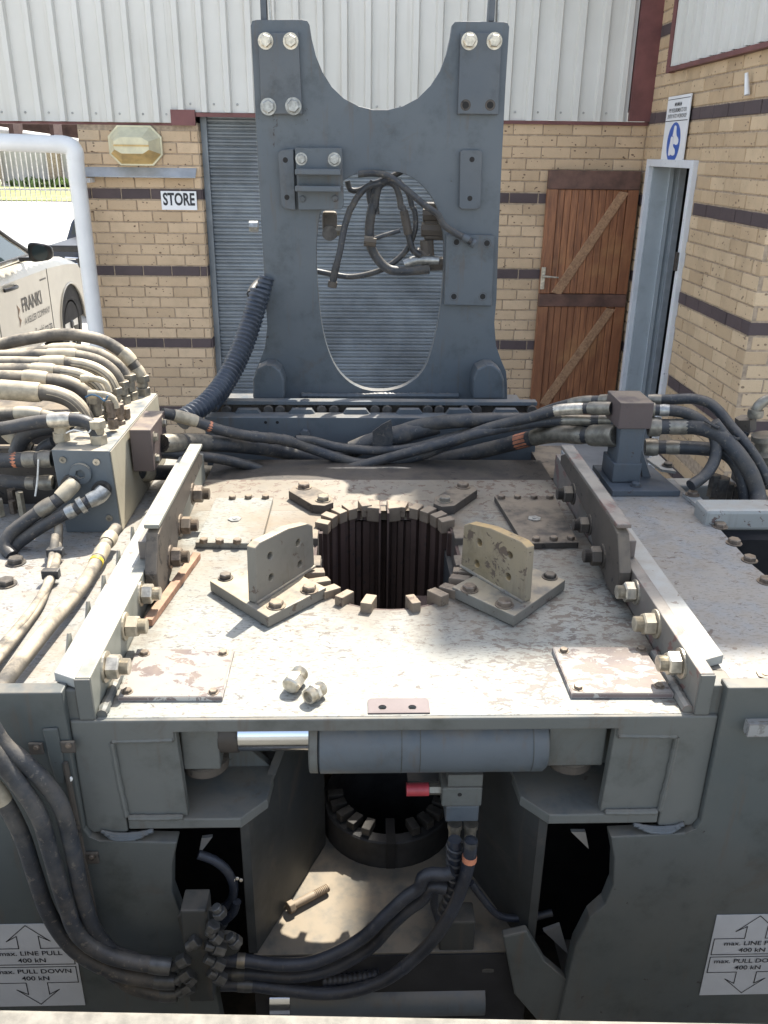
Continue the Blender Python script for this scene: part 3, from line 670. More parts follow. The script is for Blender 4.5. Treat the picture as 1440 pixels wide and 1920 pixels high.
MB().prism([p-Vector((.0004, 0, 0)) for p in k], (-.0004, 0, 0)).build('boot_symbol', M['white_sign'], sg)
# white downpipe stub on the right wall
a = at(1401, 178, X=WX-.03)
tag(MB().cyl(a, a+Vector((-.01, .03, .11)), .016, .010, 10).build('pipe_stub', M['white_paint'], smooth=True), 'short white pipe stub on the wing wall above the dark brick course', 'pipe')

# ------------------------------------------------------------------ white pickup, seen from behind on its right side
pk = empty('white_pickup', (-4.6, 10.6, 0), 'dusty white pickup with FRANKI lettering on its door', 'pickup')
SXF = -3.82                                             # its right side
def side(y, z, o=0): return Vector((SXF+o, y, z))
def arch(yc, r, n=10): return [(yc+r*math.cos(math.pi*i/n), .40+r*math.sin(math.pi*i/n)) for i in range(n+1)]
wy = 11.55
prof = [(8.0, .42)]+[(y, z) for y, z in reversed(arch(8.25, .02, 2))][:0]+[(wy-.46, .36)]+list(reversed(arch(wy, .45)))+[(12.14, .45), (12.16, .70), (12.10, .92), (11.9, 1.06), (11.5, 1.15), (10.95, 1.21), (9.0, 1.22), (8.0, 1.22)]
m = MB(); k = len(prof)
lv = [(SXF-1.75, 0), (SXF-.10, 0), (SXF-.0, 0)]
# the body bulges at the shoulder: three slices through the side
def slice_(o, zk): return [Vector((SXF+o, y, z if z < 1.0 else 1.0+(z-1.0)*zk)) for y, z in prof]
A, B_, C_ = slice_(-.055, 1.0), slice_(0, .45), slice_(-1.8, 1.0)
m.add(B_+A+C_, [(i, (i+1) % k, k+(i+1) % k, k+i) for i in range(k)]+[(k+i, k+(i+1) % k, 2*k+(i+1) % k, 2*k+i) for i in range(k)])
t3 = tessellate_polygon([B_]); m.f += [tuple(t) if (B_[t[1]]-B_[t[0]]).cross(B_[t[2]]-B_[t[0]]).x > 0 else tuple(reversed(t)) for t in t3]
body = m.build('body', M['car_white'], pk)
# cab
cab = [(8.2, 1.20), (8.3, 1.72), (8.7, 1.79), (9.6, 1.77), (10.05, 1.66), (10.95, 1.235)]
m = MB(); cA = [Vector((SXF-.09, y, z)) if z < 1.3 else Vector((SXF-.30, y, z)) for y, z in cab]; cB = [Vector((2*(SXF-.9)-p.x, p.y, p.z)) for p in cA]; k = len(cab)
m.add(cA+cB, [(i, i+1, k+i+1, k+i) for i in range(k-1)]+[tuple(range(k)), tuple(reversed(range(k, 2*k)))]); m.build('cab', M['car_white'], pk)
def onc(y, z, o=.006): # point on the cab side
    t_ = (z-1.22)/(1.75-1.22); return Vector((SXF-.09-.21*t_+o, y, z))
MB().prism([onc(9.15, 1.27), onc(10.62, 1.275), onc(10.42, 1.40), onc(10.0, 1.61), onc(9.65, 1.70), onc(9.15, 1.72)], (-.012, 0, 0)).build('side_window', M['car_glass'], pk)
MB().tube([onc(9.1, 1.262), onc(10.75, 1.262)], .012, 8).build('window_trim', M['car_black'], pk)
MB().tube(spline([onc(10.75, 1.27, .01), onc(10.45, 1.42, .01), onc(10.02, 1.64, .01), onc(9.6, 1.735, .01)]), .022, 8).build('pillar_trim', M['car_black'], pk, smooth=True)
ws_ = MB().add([Vector((SXF-.33, 10.06, 1.665)), Vector((SXF-1.47, 10.06, 1.665)), Vector((SXF-1.66, 10.93, 1.25)), Vector((SXF-.14, 10.93, 1.25))], [(0,1,2,3)]).build('windscreen', M['car_glass'], pk); ws_.location.z += .01
# mirror, handle, door seams
mc = Vector((SXF+.14, 10.36, 1.32))
bm = bmesh.new(); bmesh.ops.create_uvsphere(bm, u_segments=16, v_segments=10, radius=1)
for v in bm.verts: sx, sz = (math.copysign(abs(c_)**.55, c_) for c_ in (v.co.x, v.co.z)); v.co = mc+Vector((sx*.125, v.co.y*.085*(1 if v.co.y > 0 else .5), sz*.088*(1-.22*sx)))
me = bpy.data.meshes.new('mirror'); bm.to_mesh(me); bm.free(); me.polygons.foreach_set('use_smooth', [True]*len(me.polygons)); mir = link('mirror', me, pk, M['car_black'])
MB().prism(circle(mc+Vector((.01, -.046, 0)), .078, 16, 'Y'), (0, -.004, 0)).build('mirror_glass', M['car_glass'], mir)
MB().box((SXF-.08, 10.34, 1.235), (SXF+.06, 10.40, 1.27)).build('mirror_arm', M['car_black'], mir)
MB().tube(spline([side(9.63, 1.045, .01), side(9.72, 1.05, .045), side(9.86, 1.05, .045), side(9.93, 1.045, .01)]), .018, 8).build('door_handle', M['car_black'], pk, smooth=True)
for yy in (9.42, 10.86): MB().box((SXF-.004, yy-.006, .45), (SXF+.003, yy+.006, 1.10)).build('door_seam', M['car_black'], pk)
MB().tube(spline([side(wy+.45*math.cos(a*math.pi/10), .40+.45*math.sin(a*math.pi/10), .0) for a in range(11)]), .014, 8).build('wheel_arch', M['car_white'], pk, smooth=True)
MB().box((SXF-.5, wy-.44, .42), (SXF-.02, wy+.44, .85)).build('wheel_well', M['dark'], pk)
whl = MB().lathe((SXF-.27, wy, .38), (SXF-.02, wy, .38), [(0, .25), (.05, .38), (.2, .42), (.8, .42), (.95, .395), (1, .28), (1, .26), (.8, .255)], 36).build('wheel', M['tyre'], pk, smooth=True)
rim = MB().lathe((SXF-.12, wy, .38), (SXF-.03, wy, .38), [(0, .25), (.9, .262), (1, .255), (.4, .235), (.38, .02)], 36).build('rim', M['alloy'], whl, smooth=True)
for i in range(6):
    a = i*math.pi/3; d = Vector((0, math.cos(a), math.sin(a))); e = Vector((0, -math.sin(a), math.cos(a))); c0 = Vector((SXF-.045, wy, .38))
    MB().prism([c0+d*.04+e*.03, c0+d*.245+e*.045, c0+d*.245-e*.045, c0+d*.04-e*.03], (.016, 0, 0)).build('spoke', M['alloy'], whl)
MB().lathe((SXF-.06, wy, .38), (SXF-.01, wy, .38), [(0, .055), (.8, .05), (1, .03)], 14).build('hub_cap', M['car_black'], whl)
yr, zr = (0, 1, 0), (0, 0, 1)
textmesh('lettering', 'FRANKI', .142, 'ink', pk, (SXF+.004, 10.02, .775), yr, zr, 'LEFT', .012, .86)
textmesh('lettering', 'A KELLER COMPANY', .068, 'ink', pk, (SXF+.004, 10.04, .65), yr, zr, 'LEFT', 0, .86)
textmesh('lettering', 'www.franki.co.za', .095, 'ink', pk, (SXF+.004, 10.02, .475), yr, zr, 'LEFT', .002, .86)
for z0, z1 in ((.755, .875), (.68, .74)):
    MB().prism([side(9.89, (z0+z1)/2+.06, .004), side(9.96, (z0+z1)/2, .004), side(9.89, (z0+z1)/2-.06, .004), side(9.92, (z0+z1)/2, .004)], (.001, 0, 0)).build('emblem', M['emblem'], pk)
MB().box((SXF+.001, 10.62, 1.0), (SXF+.004, 10.80, 1.015)).build('badge', M['bolt_dark'], pk)
pk.location += Vector((.49, -1.3, 0))

# ------------------------------------------------------------------ dark pickup beyond it, tail towards us
dk = empty('dark_pickup', (-4.3, 15, 0), 'dark blue pickup parked tail first behind the white pickup', 'pickup')
Y0 = 12.8; xL = -4.42; zT = .985
m = MB().prism([(xL-.02, Y0, .42), (xL-.02, Y0, zT-.22), (xL+.06, Y0, zT-.02), (xL+1.7, Y0, zT-.02), (xL+1.76, Y0, zT-.22), (xL+1.76, Y0, .42)], (0, 4.6, 0)); m.build('body', M['car_dark'], dk, bevel=.04)
MB().box((xL+.02, Y0-.012, zT-.06), (xL+1.72, Y0+1.5, zT+.03)).build('bed_rim', M['car_black'], dk, bevel=.02)
m = MB().prism([(xL-.20, Y0+1.5, zT-.06), (xL-.08, Y0+1.5, zT+.22), (xL+.06, Y0+1.5, zT+.40), (xL+1.3, Y0+1.5, zT+.42), (xL+1.42, Y0+1.5, zT+.28), (xL+1.55, Y0+1.5, zT-.06)], (0, 1.5, 0)); m.build('cab', M['car_dark'], dk, bevel=.03)
MB().prism([(xL-.09, Y0+1.488, zT+.05), (xL-.02, Y0+1.488, zT+.22), (xL+.10, Y0+1.488, zT+.36), (xL+1.2, Y0+1.488, zT+.36), (xL+1.34, Y0+1.488, zT+.22), (xL+1.42, Y0+1.488, zT+.05)], (0, .01, 0)).build('rear_window', M['car_glass'], dk)
MB().box((xL+.0, Y0-.10, .50), (xL+1.74, Y0-.005, .64)).build('bumper', M['zinc_grey'], dk, bevel=.02)
q = at(152, 541, Y=Y0-.02)
pl = MB().box((q.x-.08, Y0-.03, q.z-.085), (q.x+.36, Y0-.015, q.z+.085)).build('number_plate', M['white_sign'], dk)
textmesh('lettering', '16', .07, 'ink', pl, (q.x-.03, Y0-.031, q.z+.006), (1,0,0), zr, 'LEFT', .01)
textmesh('lettering', 'JX', .07, 'ink', pl, (q.x-.03, Y0-.031, q.z-.08), (1,0,0), zr, 'LEFT', .01) if False else None
g = MB()
for (px, py, qx, qy) in ((122, 484, 150, 486), (150, 486, 160, 520), (124, 494, 152, 497), (126, 504, 155, 507), (130, 514, 157, 517), (122, 484, 138, 524), (138, 524, 158, 525)): g.tube([at(px, py, Y=Y0-.25), at(qx, qy, Y=Y0-.25)], .017, 8)
g.build('tail_guard', M['chrome'], dk, smooth=True)
MB().tube([at(146, 484, Y=Y0-.28), at(163, 526, Y=Y0-.28)], .035, 8).build('tail_lamp_bar', M['car_black'], dk)
for xx in (xL+.05, xL+1.45): MB().cyl((xx, Y0+.75, .36), (xx+.24, Y0+.75, .36), .37, n=28).build('wheel', M['tyre'], dk, bevel=.03)
MB().tube([at(156, 588, Y=Y0-.2), at(166, 592, Y=Y0-.2)], .035, 8).build('tow_bar', M['zinc'], dk)
# ------------------------------------------------------------------ the casing machine
XC, DZT = .084, 1.24                                    # its centre line and the deck's top
mc_ = empty('casing_machine', (XC, 2.1, 0), 'large grey hydraulic casing machine with a toothed clamp opening in its deck', 'machine')
def mx(x): return 2*XC-x                                # mirrored x
def two(f):                                             # build a left piece and its mirror image
    for s in (1, -1): f(s, lambda x: x if s > 0 else mx(x))
HX, HY0, HY1, HR = .087, 2.085, 2.345, .198             # clamp opening: two half rings
def stadium(r, z, n=18, y0=HY0, y1=HY1, x=HX):
    return [Vector((x+r*math.cos(math.pi*i/n), y1+r*math.sin(math.pi*i/n), z)) for i in range(n+1)] + \
           [Vector((x+r*math.cos(math.pi+math.pi*i/n), y0+r*math.sin(math.pi+math.pi*i/n), z)) for i in range(n+1)]
tabholes = [at(717, 1328, Z=DZT), at(773, 1328, Z=DZT)]
deck = MB().prism([(-.525, 1.44, DZT), (.692, 1.44, DZT), (.692, 2.52, DZT), (-.525, 2.52, DZT)], (0, 0, -.032), [stadium(HR+.012, DZT)]+[circle(p, .0085, 16) for p in tabholes]).build('deck_plate', M['deck'], mc_, bevel=.002)
MB().box((-.525, 2.521, DZT-.032), (.692, 2.80, DZT-.001)).build('rear_deck_plate', M['deck_rear'], mc_); MB().box((-.525, 2.801, DZT-.032), (.692, 3.02, DZT-.004)).build('rear_deck_plate', M['grime_shade'], mc_)
a, b = at(690, 1341, Z=DZT), at(803, 1311, Z=DZT)
tp = MB().prism([(a.x, 1.446, DZT+.0005), (b.x, 1.446, DZT+.0005), (b.x, b.y-.006, DZT+.0005), (b.x-.006, b.y, DZT+.0005), (a.x+.006, b.y, DZT+.0005), (a.x, b.y-.006, DZT+.0005)], (0, 0, .0025), [circle(p, .0085, 16) for p in tabholes])
tp.build('primed_patch', M['primer'], deck)
for p in tabholes: MB().cyl(p-Vector((0,0,.03)), p-Vector((0,0,.0285)), .0088).build('bore', M['hole'], deck)
# rounded weld beads at the front corners and along the rails
def weld(pts, r, mat, parent=deck):
    path = spline(pts, .006); MB().tube(path, [r*(.85+.3*random.random()) for _ in path], 8).build('weld_bead', M[mat], parent, smooth=True)
weld([(-.515, 1.445, DZT+.004), (-.517, 1.62, DZT+.004)], .011, 'frame'); weld([(.684, 1.445, DZT+.004), (.684, 1.66, DZT+.004)], .013, 'rail_worn')
# clamp ring: two arc shells with vertical ribs whose heads show as teeth round the opening
jaw = MB()
for front in (0, 1):
    y0 = HY0 if front else HY1; a0 = math.pi if front else 0; dep = .05 if front else .62; n = 24
    for i in range(n):
        a, b = a0+math.pi*i/n, a0+math.pi*(i+1)/n; q = []
        for r in (HR+.003, HR+.028):
            for z in (DZT-.002, DZT-dep): q += [(HX+r*math.cos(a), y0+r*math.sin(a), z), (HX+r*math.cos(b), y0+r*math.sin(b), z)]
        jaw.add(q, [(0,1,3,2), (4,6,7,5), (0,4,5,1), (2,3,7,6)])
for s in (-1, 1): jaw.box((HX+s*(HR+.003), HY0, DZT-.5), (HX+s*(HR+.028), HY1, DZT-.002))
ring = jaw.build('clamp_ring', M['jaw'], mc_)
def tooth(yc, ang, zt=.022, ln=.042, wd_=.021, rib=.3, rin=-.022):
    ang += random.gauss(0, .012); zt *= random.uniform(.85, 1.12); ln *= random.uniform(.9, 1.1); wd_ *= random.uniform(.88, 1.18)
    d = Vector((math.cos(ang), math.sin(ang), 0)); e = Vector((-d.y, d.x, 0)); c = Vector((HX, yc, 0)); m = MB()
    def q(r, s, z): return c+d*r+e*s+Vector((0,0,z))
    r0, r1 = HR+rin, HR+rin+ln; h = wd_/2
    m.add([q(r0,-h,DZT-.02), q(r1,-h,DZT-.02), q(r1,h,DZT-.02), q(r0,h,DZT-.02), q(r0,-h,DZT+zt-.004), q(r1,-h,DZT+zt), q(r1,h,DZT+zt), q(r0,h,DZT+zt-.004)], [(0,3,2,1),(4,5,6,7),(0,1,5,4),(1,2,6,5),(2,3,7,6),(3,0,4,7)])
    o = m.build('tooth', M['tooth'], ring, bevel=.0025)
    m = MB(); g = h*.62; k = rin*.8
    m.add([q(HR+k,-g,DZT-rib), q(HR+.01,-g,DZT-rib), q(HR+.01,g,DZT-rib), q(HR+k,g,DZT-rib), q(HR+k,-g,DZT-.021), q(HR+.01,-g,DZT-.021), q(HR+.01,g,DZT-.021), q(HR+k,g,DZT-.021)], [(0,3,2,1),(4,5,6,7),(0,1,5,4),(1,2,6,5),(2,3,7,6),(3,0,4,7)])
    m.build('rib', M['jaw'], ring)
for a in (16, 30, 44, 58, 72, 108, 122, 136, 150, 164): tooth(HY1, R(a), .022, .043, .031, .60)
for a in (4, 23, 37, 51, 65, 79, 101, 115, 129, 143, 157, 176):
    d = Vector((math.cos(R(a)), math.sin(R(a)), 0)); e = Vector((-d.y, d.x, 0)); c = Vector((HX, HY1, 0)); q = [c+d*(HR-.008)+e*.008, c+d*(HR+.006)+e*.008, c+d*(HR+.006)-e*.008, c+d*(HR-.008)-e*.008]
    MB().prism([p+Vector((0,0,DZT-.004)) for p in q], (0,0,-.6)).build('rib', M['jaw'], ring)
for a in (190, 204, 219, 234, 254, 286, 306, 321, 336, 350): tooth(HY0, R(a), .027, .052, .026, .055)
# the groove at the back between two rounded shoe ends, and jaw ends at the sides
for s in (-1, 1):
    MB().prism([Vector((HX+s*.012, 2.50, DZT+.016)), Vector((HX+s*.012, 2.575, DZT+.016)), Vector((HX+s*.045, 2.565, DZT+.016)), Vector((HX+s*.06, 2.545, DZT+.016)), Vector((HX+s*.055, 2.51, DZT+.016))], (0, 0, -.05)).build('shoe_end', M['tooth'], ring, bevel=.004)
    MB().box((HX+s*.010, 2.47, DZT-.62), (HX+s*.016, 2.57, DZT+.012)).build('guide_strip', M['jaw'], ring)
    MB().box((HX+s*(HR-.012), HY0+.02, DZT-.30), (HX+s*(HR+.06), HY0+.085, DZT+.012)).build('jaw_end', M['grime'], ring, bevel=.004)
    MB().box((HX+s*(HR+.002), HY1-.085, DZT-.30), (HX+s*(HR+.07), HY1-.02, DZT+.022)).build('jaw_end', M['grime'], ring, bevel=.004)
MB().box((HX-.01, 2.555, DZT-.62), (HX+.01, 2.565, DZT)).build('groove', M['hole'], ring)
MB().box((.18, 1.78, .93), (.286, 2.3, 1.05)).build('shade_block', M['jaw'], mc_)  # block added under the deck only to cut sun in the lower bay
MB().box((-.10, 1.90, .845), (.28, 2.6, .865)).build('shade_plate', M['inner'], mc_); MB().box((.125, 1.66, .87), (.255, 1.898, .885)).build('shade_plate', M['inner'], mc_)  # plates added under the deck to shade the collar and trim the sun patch
# plates bolted to the deck
def deckplate(px, mat, th, bolts, br, bm, flat=None, kind='hex'):
    pts = [at(x, y, Z=DZT+th) for x, y in px]
    if mat.startswith('pad_'):
        c = sum(pts, Vector())/4; q = [c+(p-c)*1.012 for p in pts]
        o = MB().prism([p-Vector((0,0,.0012)) for p in q], (0, 0, -th+.0018)).build('cover_plate', M['pad'], mc_); MB().prism(pts, (0, 0, -.0011)).build('painted_face', M[mat], o)
    else: o = MB().prism(pts, (0, 0, -th+.0006)).build('cover_plate', M[mat], mc_, bevel=.0015)
    for x, y in bolts: bolt(at(x, y, Z=DZT+th), (0,0,1), br, bm, o, kind)
    if flat: hw('plug', at(*flat, Z=DZT+th), (0,0,1), .021, 'zinc_grey', o, 'flat')
    return o
deckplate([(222, 1306), (416, 1306), (438, 1218), (258, 1217)], 'pad_light', .011, [(239, 1297), (400, 1298), (418, 1225), (271, 1226)], .0095, 'bolt')
deckplate([(1073, 1299), (1262, 1299), (1206, 1214), (1037, 1213)], 'pad_flaked', .013, [(1084, 1290), (1236, 1287), (1202, 1218), (1057, 1221)], .0095, 'bolt')
deckplate([(366, 1017), (489, 1019), (512, 933), (405, 933)], 'deck', .018, [(382, 1016), (412, 1017), (445, 1017), (478, 1017), (466, 934), (498, 934), (436, 935)], .0125, 'bolt', (440, 974), 'small')
deckplate([(982, 1019), (1085, 1017), (1040, 932), (927, 930)], 'grime', .018, [(1005, 1013), (1038, 1012), (1070, 1011), (940, 934), (970, 934), (1001, 934), (1031, 934)], .0125, 'bolt', (1002, 973), 'small')
def keeper(px, bolts, mat='grime'):
    pts = [at(x, y, Z=DZT+.030) for x, y in px]; o = MB().prism(pts, (0, 0, -.0295)).build('keeper_plate', M[mat], mc_, bevel=.002)
    for (x, y), m_ in zip(bolts, ('bolt', 'fitting')): bolt(at(x, y, Z=DZT+.030), (0,0,1), .020, m_, o)
keeper([(541, 920), (551, 910), (590, 912), (624, 932), (625, 942), (608, 948), (585, 946)], [(570, 914), (606, 938)])
keeper([(895, 918), (888, 909), (850, 912), (815, 932), (813, 944), (828, 950), (852, 948)], [(868, 913), (834, 939)])
# angle brackets: a base plate, an upright with four holes
def bracket(s, X):
    L, Fr, Rr = (at(*p, Z=DZT+.032) for p in ((393, 1089), (502, 1157), (612, 1101)))
    B = L+Rr-Fr+Vector((.0, -.02, 0)); q = [Vector((X(p.x), p.y, p.z)) for p in (L, Fr, Rr, B)]
    bm_k = 'bracket' if s > 0 else 'bracket_tan'
    base = MB().prism(q, (0, 0, -.030)).build('angle_bracket', M['bracket'], mc_, bevel=.0025)
    f1, f2 = at(481, 1133, Z=DZT+.032), at(590, 1063, Z=DZT+.032); f1 = Vector((X(f1.x), f1.y, f1.z)); f2 = Vector((X(f2.x), f2.y, f2.z))
    u = (f2-f1).normalized(); n_ = u.cross(Vector((0,0,1)))*s; W = (f2-f1).length; H = .158
    def q2(a, b): return f1+u*a+Vector((0,0,b))
    pts = [q2(0, .001), q2(W, .001), q2(W*.985, H*.78), q2(W*.90, H*.86), q2(W*.55, H*.97), q2(W*.10, H), q2(.004, H*.95)]
    holes = [circle((0,0,0), .0098, 14) for _ in range(4)]; hh = []
    for (a, b), c_ in zip(((.25, .30), (.74, .22), (.25, .68), (.72, .62)), holes):
        hh.append([q2(W*a, H*b)+u*p.x+Vector((0,0,p.y)) for p in c_])
    up = MB().prism(pts, n_*-.026, hh).build('upright', M[bm_k], base, bevel=.004)
    for h in hh: MB().cyl(sum(h, Vector())/14-n_*.024, sum(h, Vector())/14-n_*.022, .0098).build('bore', M['hole'], up)
    for px, py in ((518, 1136), (580, 1107)):
        p = at(px, py, Z=DZT+.032); bolt((X(p.x), p.y, p.z), (0,0,1), .0185, 'bolt', base)
    p = at(423, 1084, Z=DZT+.032); bolt((X(p.x), p.y, p.z), (0,0,1), .0165, 'bolt_dark', base)
    weld([f1+Vector((0,0,.002)), f2+Vector((0,0,.002))], .005, 'bracket', base)
two(bracket)
# side rails
RZ = 1.336
def rail(s, X):
    r_ = MB().box((X(-.557), 1.441, DZT-.05), (X(-.526), 2.80, RZ)).build('side_rail', M['rail_worn' if s < 0 else 'rail'], mc_, bevel=.0025)
    MB().prism([(X(-.607), 1.47 if s > 0 else 1.52, RZ-.006), (X(-.607), 2.86, RZ-.006), (X(-.5585), 2.86, RZ-.006), (X(-.5585), 1.445 if s > 0 else 1.50, RZ-.006)], (0, 0, -.022)).build('rail_flange', M['flange'], r_, bevel=.002)
    MB().box((X(-.60), 1.50, DZT-.02), (X(-.562), 2.86, RZ-.03)).build('rail_web', M['frame'], r_)
    for i, y in enumerate((1.535, 1.700, 1.855)):
        hw('nut', (X(-.526), y, 1.300), (s, 0, 0), .0265, 'zinc' if i != 1 else 'fitting_dusty', r_, 'nut')
    if s > 0:
        for y in (1.56, 1.70, 1.83, 1.97, 2.12): MB().prism([(X(-.612), y, RZ-.03), (X(-.612), y+.045, RZ-.03), (X(-.612), y+.045, RZ+.004), (X(-.612), y+.03, RZ+.012)], (-.004, 0, 0)).build('clip', M['rail'], r_)
    # clamp plate bolted to the inner face, its top standing above the rail
    cp = [(1.895, 1.265), (1.90, 1.33), (1.955, 1.415), (2.03, 1.425), (2.545, 1.425), (2.60, 1.40), (2.60, 1.375), (2.42, 1.365), (2.24, 1.345), (2.12, 1.275), (2.0, 1.25), (1.93, 1.25)]
    c_ = MB().prism([(X(-.525), y, z) for y, z in cp], (s*.032, 0, 0)).build('clamp_plate', M['grime'], mc_, bevel=.004)
    MB().prism([(X(-.552), 1.97, RZ+.001), (X(-.527), 1.97, RZ+.001), (X(-.527), 2.62, RZ+.001), (X(-.552), 2.62, RZ+.001)], (0, 0, .05)).build('spacer', M['rail_worn'], c_, bevel=.003)
    MB().prism([(X(-.53), 1.96, 1.4255), (X(-.492), 1.96, 1.4255), (X(-.490), 2.60, 1.4255), (X(-.53), 2.60, 1.4255)], (0, 0, .012)).build('top_strip', M['rail_worn' if s < 0 else 'rail'], c_, bevel=.003)
    for y, z in ((2.05, 1.305), (2.20, 1.33), (2.40, 1.345)): hw('nut', (X(-.493), y, z), (s, 0, 0), .026, 'bolt' if s > 0 else 'grime', c_, 'nut')
two(rail)
# loose angle strip on the deck by the left rail
q = [at(x, y, Z=DZT+.02) for x, y in ((268, 1160), (285, 1162), (376, 1036), (362, 1034))]
MB().prism(q, (0, 0, -.019)).build('edge_strip', M['rust'], mc_, bevel=.002)

# front frame: one continuous plate with inset leg panels, feet and rounded weld beads, outer panels
FY = 1.437
fo = [(-.577, 1.2385), (mx(-.577), 1.2385), (mx(-.577), .966), (mx(-.566), .950), (mx(-.49), .950), (mx(-.49), .984), (mx(-.50), 1.185), (mx(-.372), 1.185), (mx(-.372), 1.2085), (-.372, 1.2085), (-.372, 1.185), (-.50, 1.185), (-.49, .984), (-.49, .950), (-.566, .950), (-.577, .966)]
fp = MB().prism([(x, 1.433, z) for x, z in fo], (0, .034, 0)).build('front_plate', M['frame'], mc_, bevel=.004)
def front(s, X):
    lg = MB().prism([(X(-.51), 1.441, 1.20), (X(-.369), 1.441, 1.2083), (X(-.361), 1.441, .983), (X(-.51), 1.441, .983)], (0, .024, 0)).build('front_leg', M['frame'], mc_, bevel=.003)
    MB().prism([(X(-.37), 1.60, .984), (X(-.20), 1.60, .984), (X(-.37), 1.60, 1.17)], (0, .02, 0)).build('gusset', M['frame'], lg)
    MB().box((X(-.52), 1.60, .984), (X(-.375), 1.64, 1.2)).build('leg_back', M['frame'], lg)
    MB().prism([(X(-.487), FY-.004, .983), (X(-.248), FY-.004, .983), (X(-.196), FY+.055, .983), (X(-.185), 1.62, .983), (X(-.22), 1.80, .983), (X(-.487), 1.80, .983)], (0, 0, -.026)).build('foot_plate', M['frame'], lg, bevel=.003)
    MB().box((X(-.605), 1.442, DZT-.05), (X(-.5575), 1.50, RZ-.03)).build('rail_end', M['frame'], lg, bevel=.003)
    MB().box((X(-.557), 1.4345, DZT-.0005), (X(-.526), 1.4405, RZ-.001)).build('rail_end', M['frame'], lg, bevel=.002)
    weld([(X(-.500), 1.437, 1.184), (X(-.496), 1.437, 1.08), (X(-.490), 1.437, .99)], .0065, 'frame', lg); weld([(X(-.498), 1.437, 1.186), (X(-.44), 1.437, 1.187), (X(-.375), 1.437, 1.189)], .006, 'frame', lg)
    weld([(X(-.485), 1.437, .986), (X(-.43), 1.436, .986), (X(-.37), 1.437, .986)], .007, 'frame', lg)
    for k in range(3): weld([(X(-.545+k*.008), 1.429-.002*k, .957-.004*k), (X(-.52), 1.428-.002*k, .949-.004*k), (X(-.475), 1.429-.002*k, .948-.004*k), (X(-.435-k*.01), 1.431-.002*k, .955-.004*k)], .0048, 'mast', lg)
    pts = [(-1.6, 1.315), (-.578, 1.315), (-.577, .97), (-.567, .948), (-.55, .938), (-.385, .930), (-.40, .87), (-.407, .79), (-.395, .73), (-.365, .69), (-.34, .60), (-.32, .30), (-.32, .0), (-1.6, .0)]
    pn = MB().prism([(X(x), 1.421, z) for x, z in pts], (0, .036, 0)).build('side_panel', M['panel'], mc_, bevel=.003)
    # diagonal inner walls
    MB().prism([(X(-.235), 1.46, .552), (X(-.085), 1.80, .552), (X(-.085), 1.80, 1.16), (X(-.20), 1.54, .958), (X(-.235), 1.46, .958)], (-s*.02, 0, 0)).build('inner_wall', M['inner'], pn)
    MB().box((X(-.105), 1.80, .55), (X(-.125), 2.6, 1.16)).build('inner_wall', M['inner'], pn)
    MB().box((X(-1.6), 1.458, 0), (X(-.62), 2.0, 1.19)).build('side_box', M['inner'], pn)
    MB().box((X(-.61), 1.95, 0), (X(-.13), 2.0, 1.2)).build('bulkhead', M['dark'], pn)  # dark panel added where the side opening shows only a black void
    return pn
two(front)
pnl = [o for o in mc_.children if o.name.startswith('side_panel')]
# pale triangles painted in for sunlit ground seen through the side openings
for px in (((372, 1604), (378, 1572), (398, 1570)), ((1071, 1560), (1104, 1592), (1098, 1560)), ((1019, 1746), (1050, 1735), (1066, 1790))):
    m = MB().prism([at(x, y, Y=1.58) for x, y in px], (0, .01, 0)); m.build('gusset', M['cladding'], mc_)
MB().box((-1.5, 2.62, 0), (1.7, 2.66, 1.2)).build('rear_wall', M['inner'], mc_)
# machine floor and lower clamp with its own teeth
LZ, LX, LY, LR = .55, .09, 1.925, .195
lp_ = MB().prism([(-.245, 1.455, LZ), (.413, 1.455, LZ), (.285, 1.76, LZ), (.30, 2.6, LZ), (-.13, 2.6, LZ), (-.115, 1.76, LZ)], (0, 0, -.05), [circle((LX, LY-.025, LZ), .1865, 40)]).build('lower_plate', M['lower_dusty'], mc_)
LC = .085
MB().lathe((LX, LY-.025, LZ-.4), (LX, LY-.025, LZ+LC), [(0, .185), (.992, .185), (1, .181), (1, .152), (.99, .150), (0, .150)], 40).build('lower_collar', M['collar'], mc_, smooth=True)
MB().box((LX-.012, LY-.214, LZ+.002), (LX+.012, LY-.12, LZ+LC+.0015)).build('slot', M['hole'], lp_)
for a in (186, 201, 216, 231, 247, 293, 309, 324, 339, 354):
    d = Vector((math.cos(R(a)), math.sin(R(a)), 0)); e = Vector((-d.y, d.x, 0)); c = Vector((LX, LY-.025, LZ+LC+.0005))
    MB().prism([c+d*.128+e*.012, c+d*.172+e*.012, c+d*.172-e*.012, c+d*.128-e*.012], (0, 0, .024)).build('tooth', M['collar_tooth'], lp_, bevel=.002)
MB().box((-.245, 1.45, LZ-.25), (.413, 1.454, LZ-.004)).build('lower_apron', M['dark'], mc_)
MB().box((-.45, 1.5, 0), (.62, 2.6, .02)).build('base_plate', M['inner'], mc_)
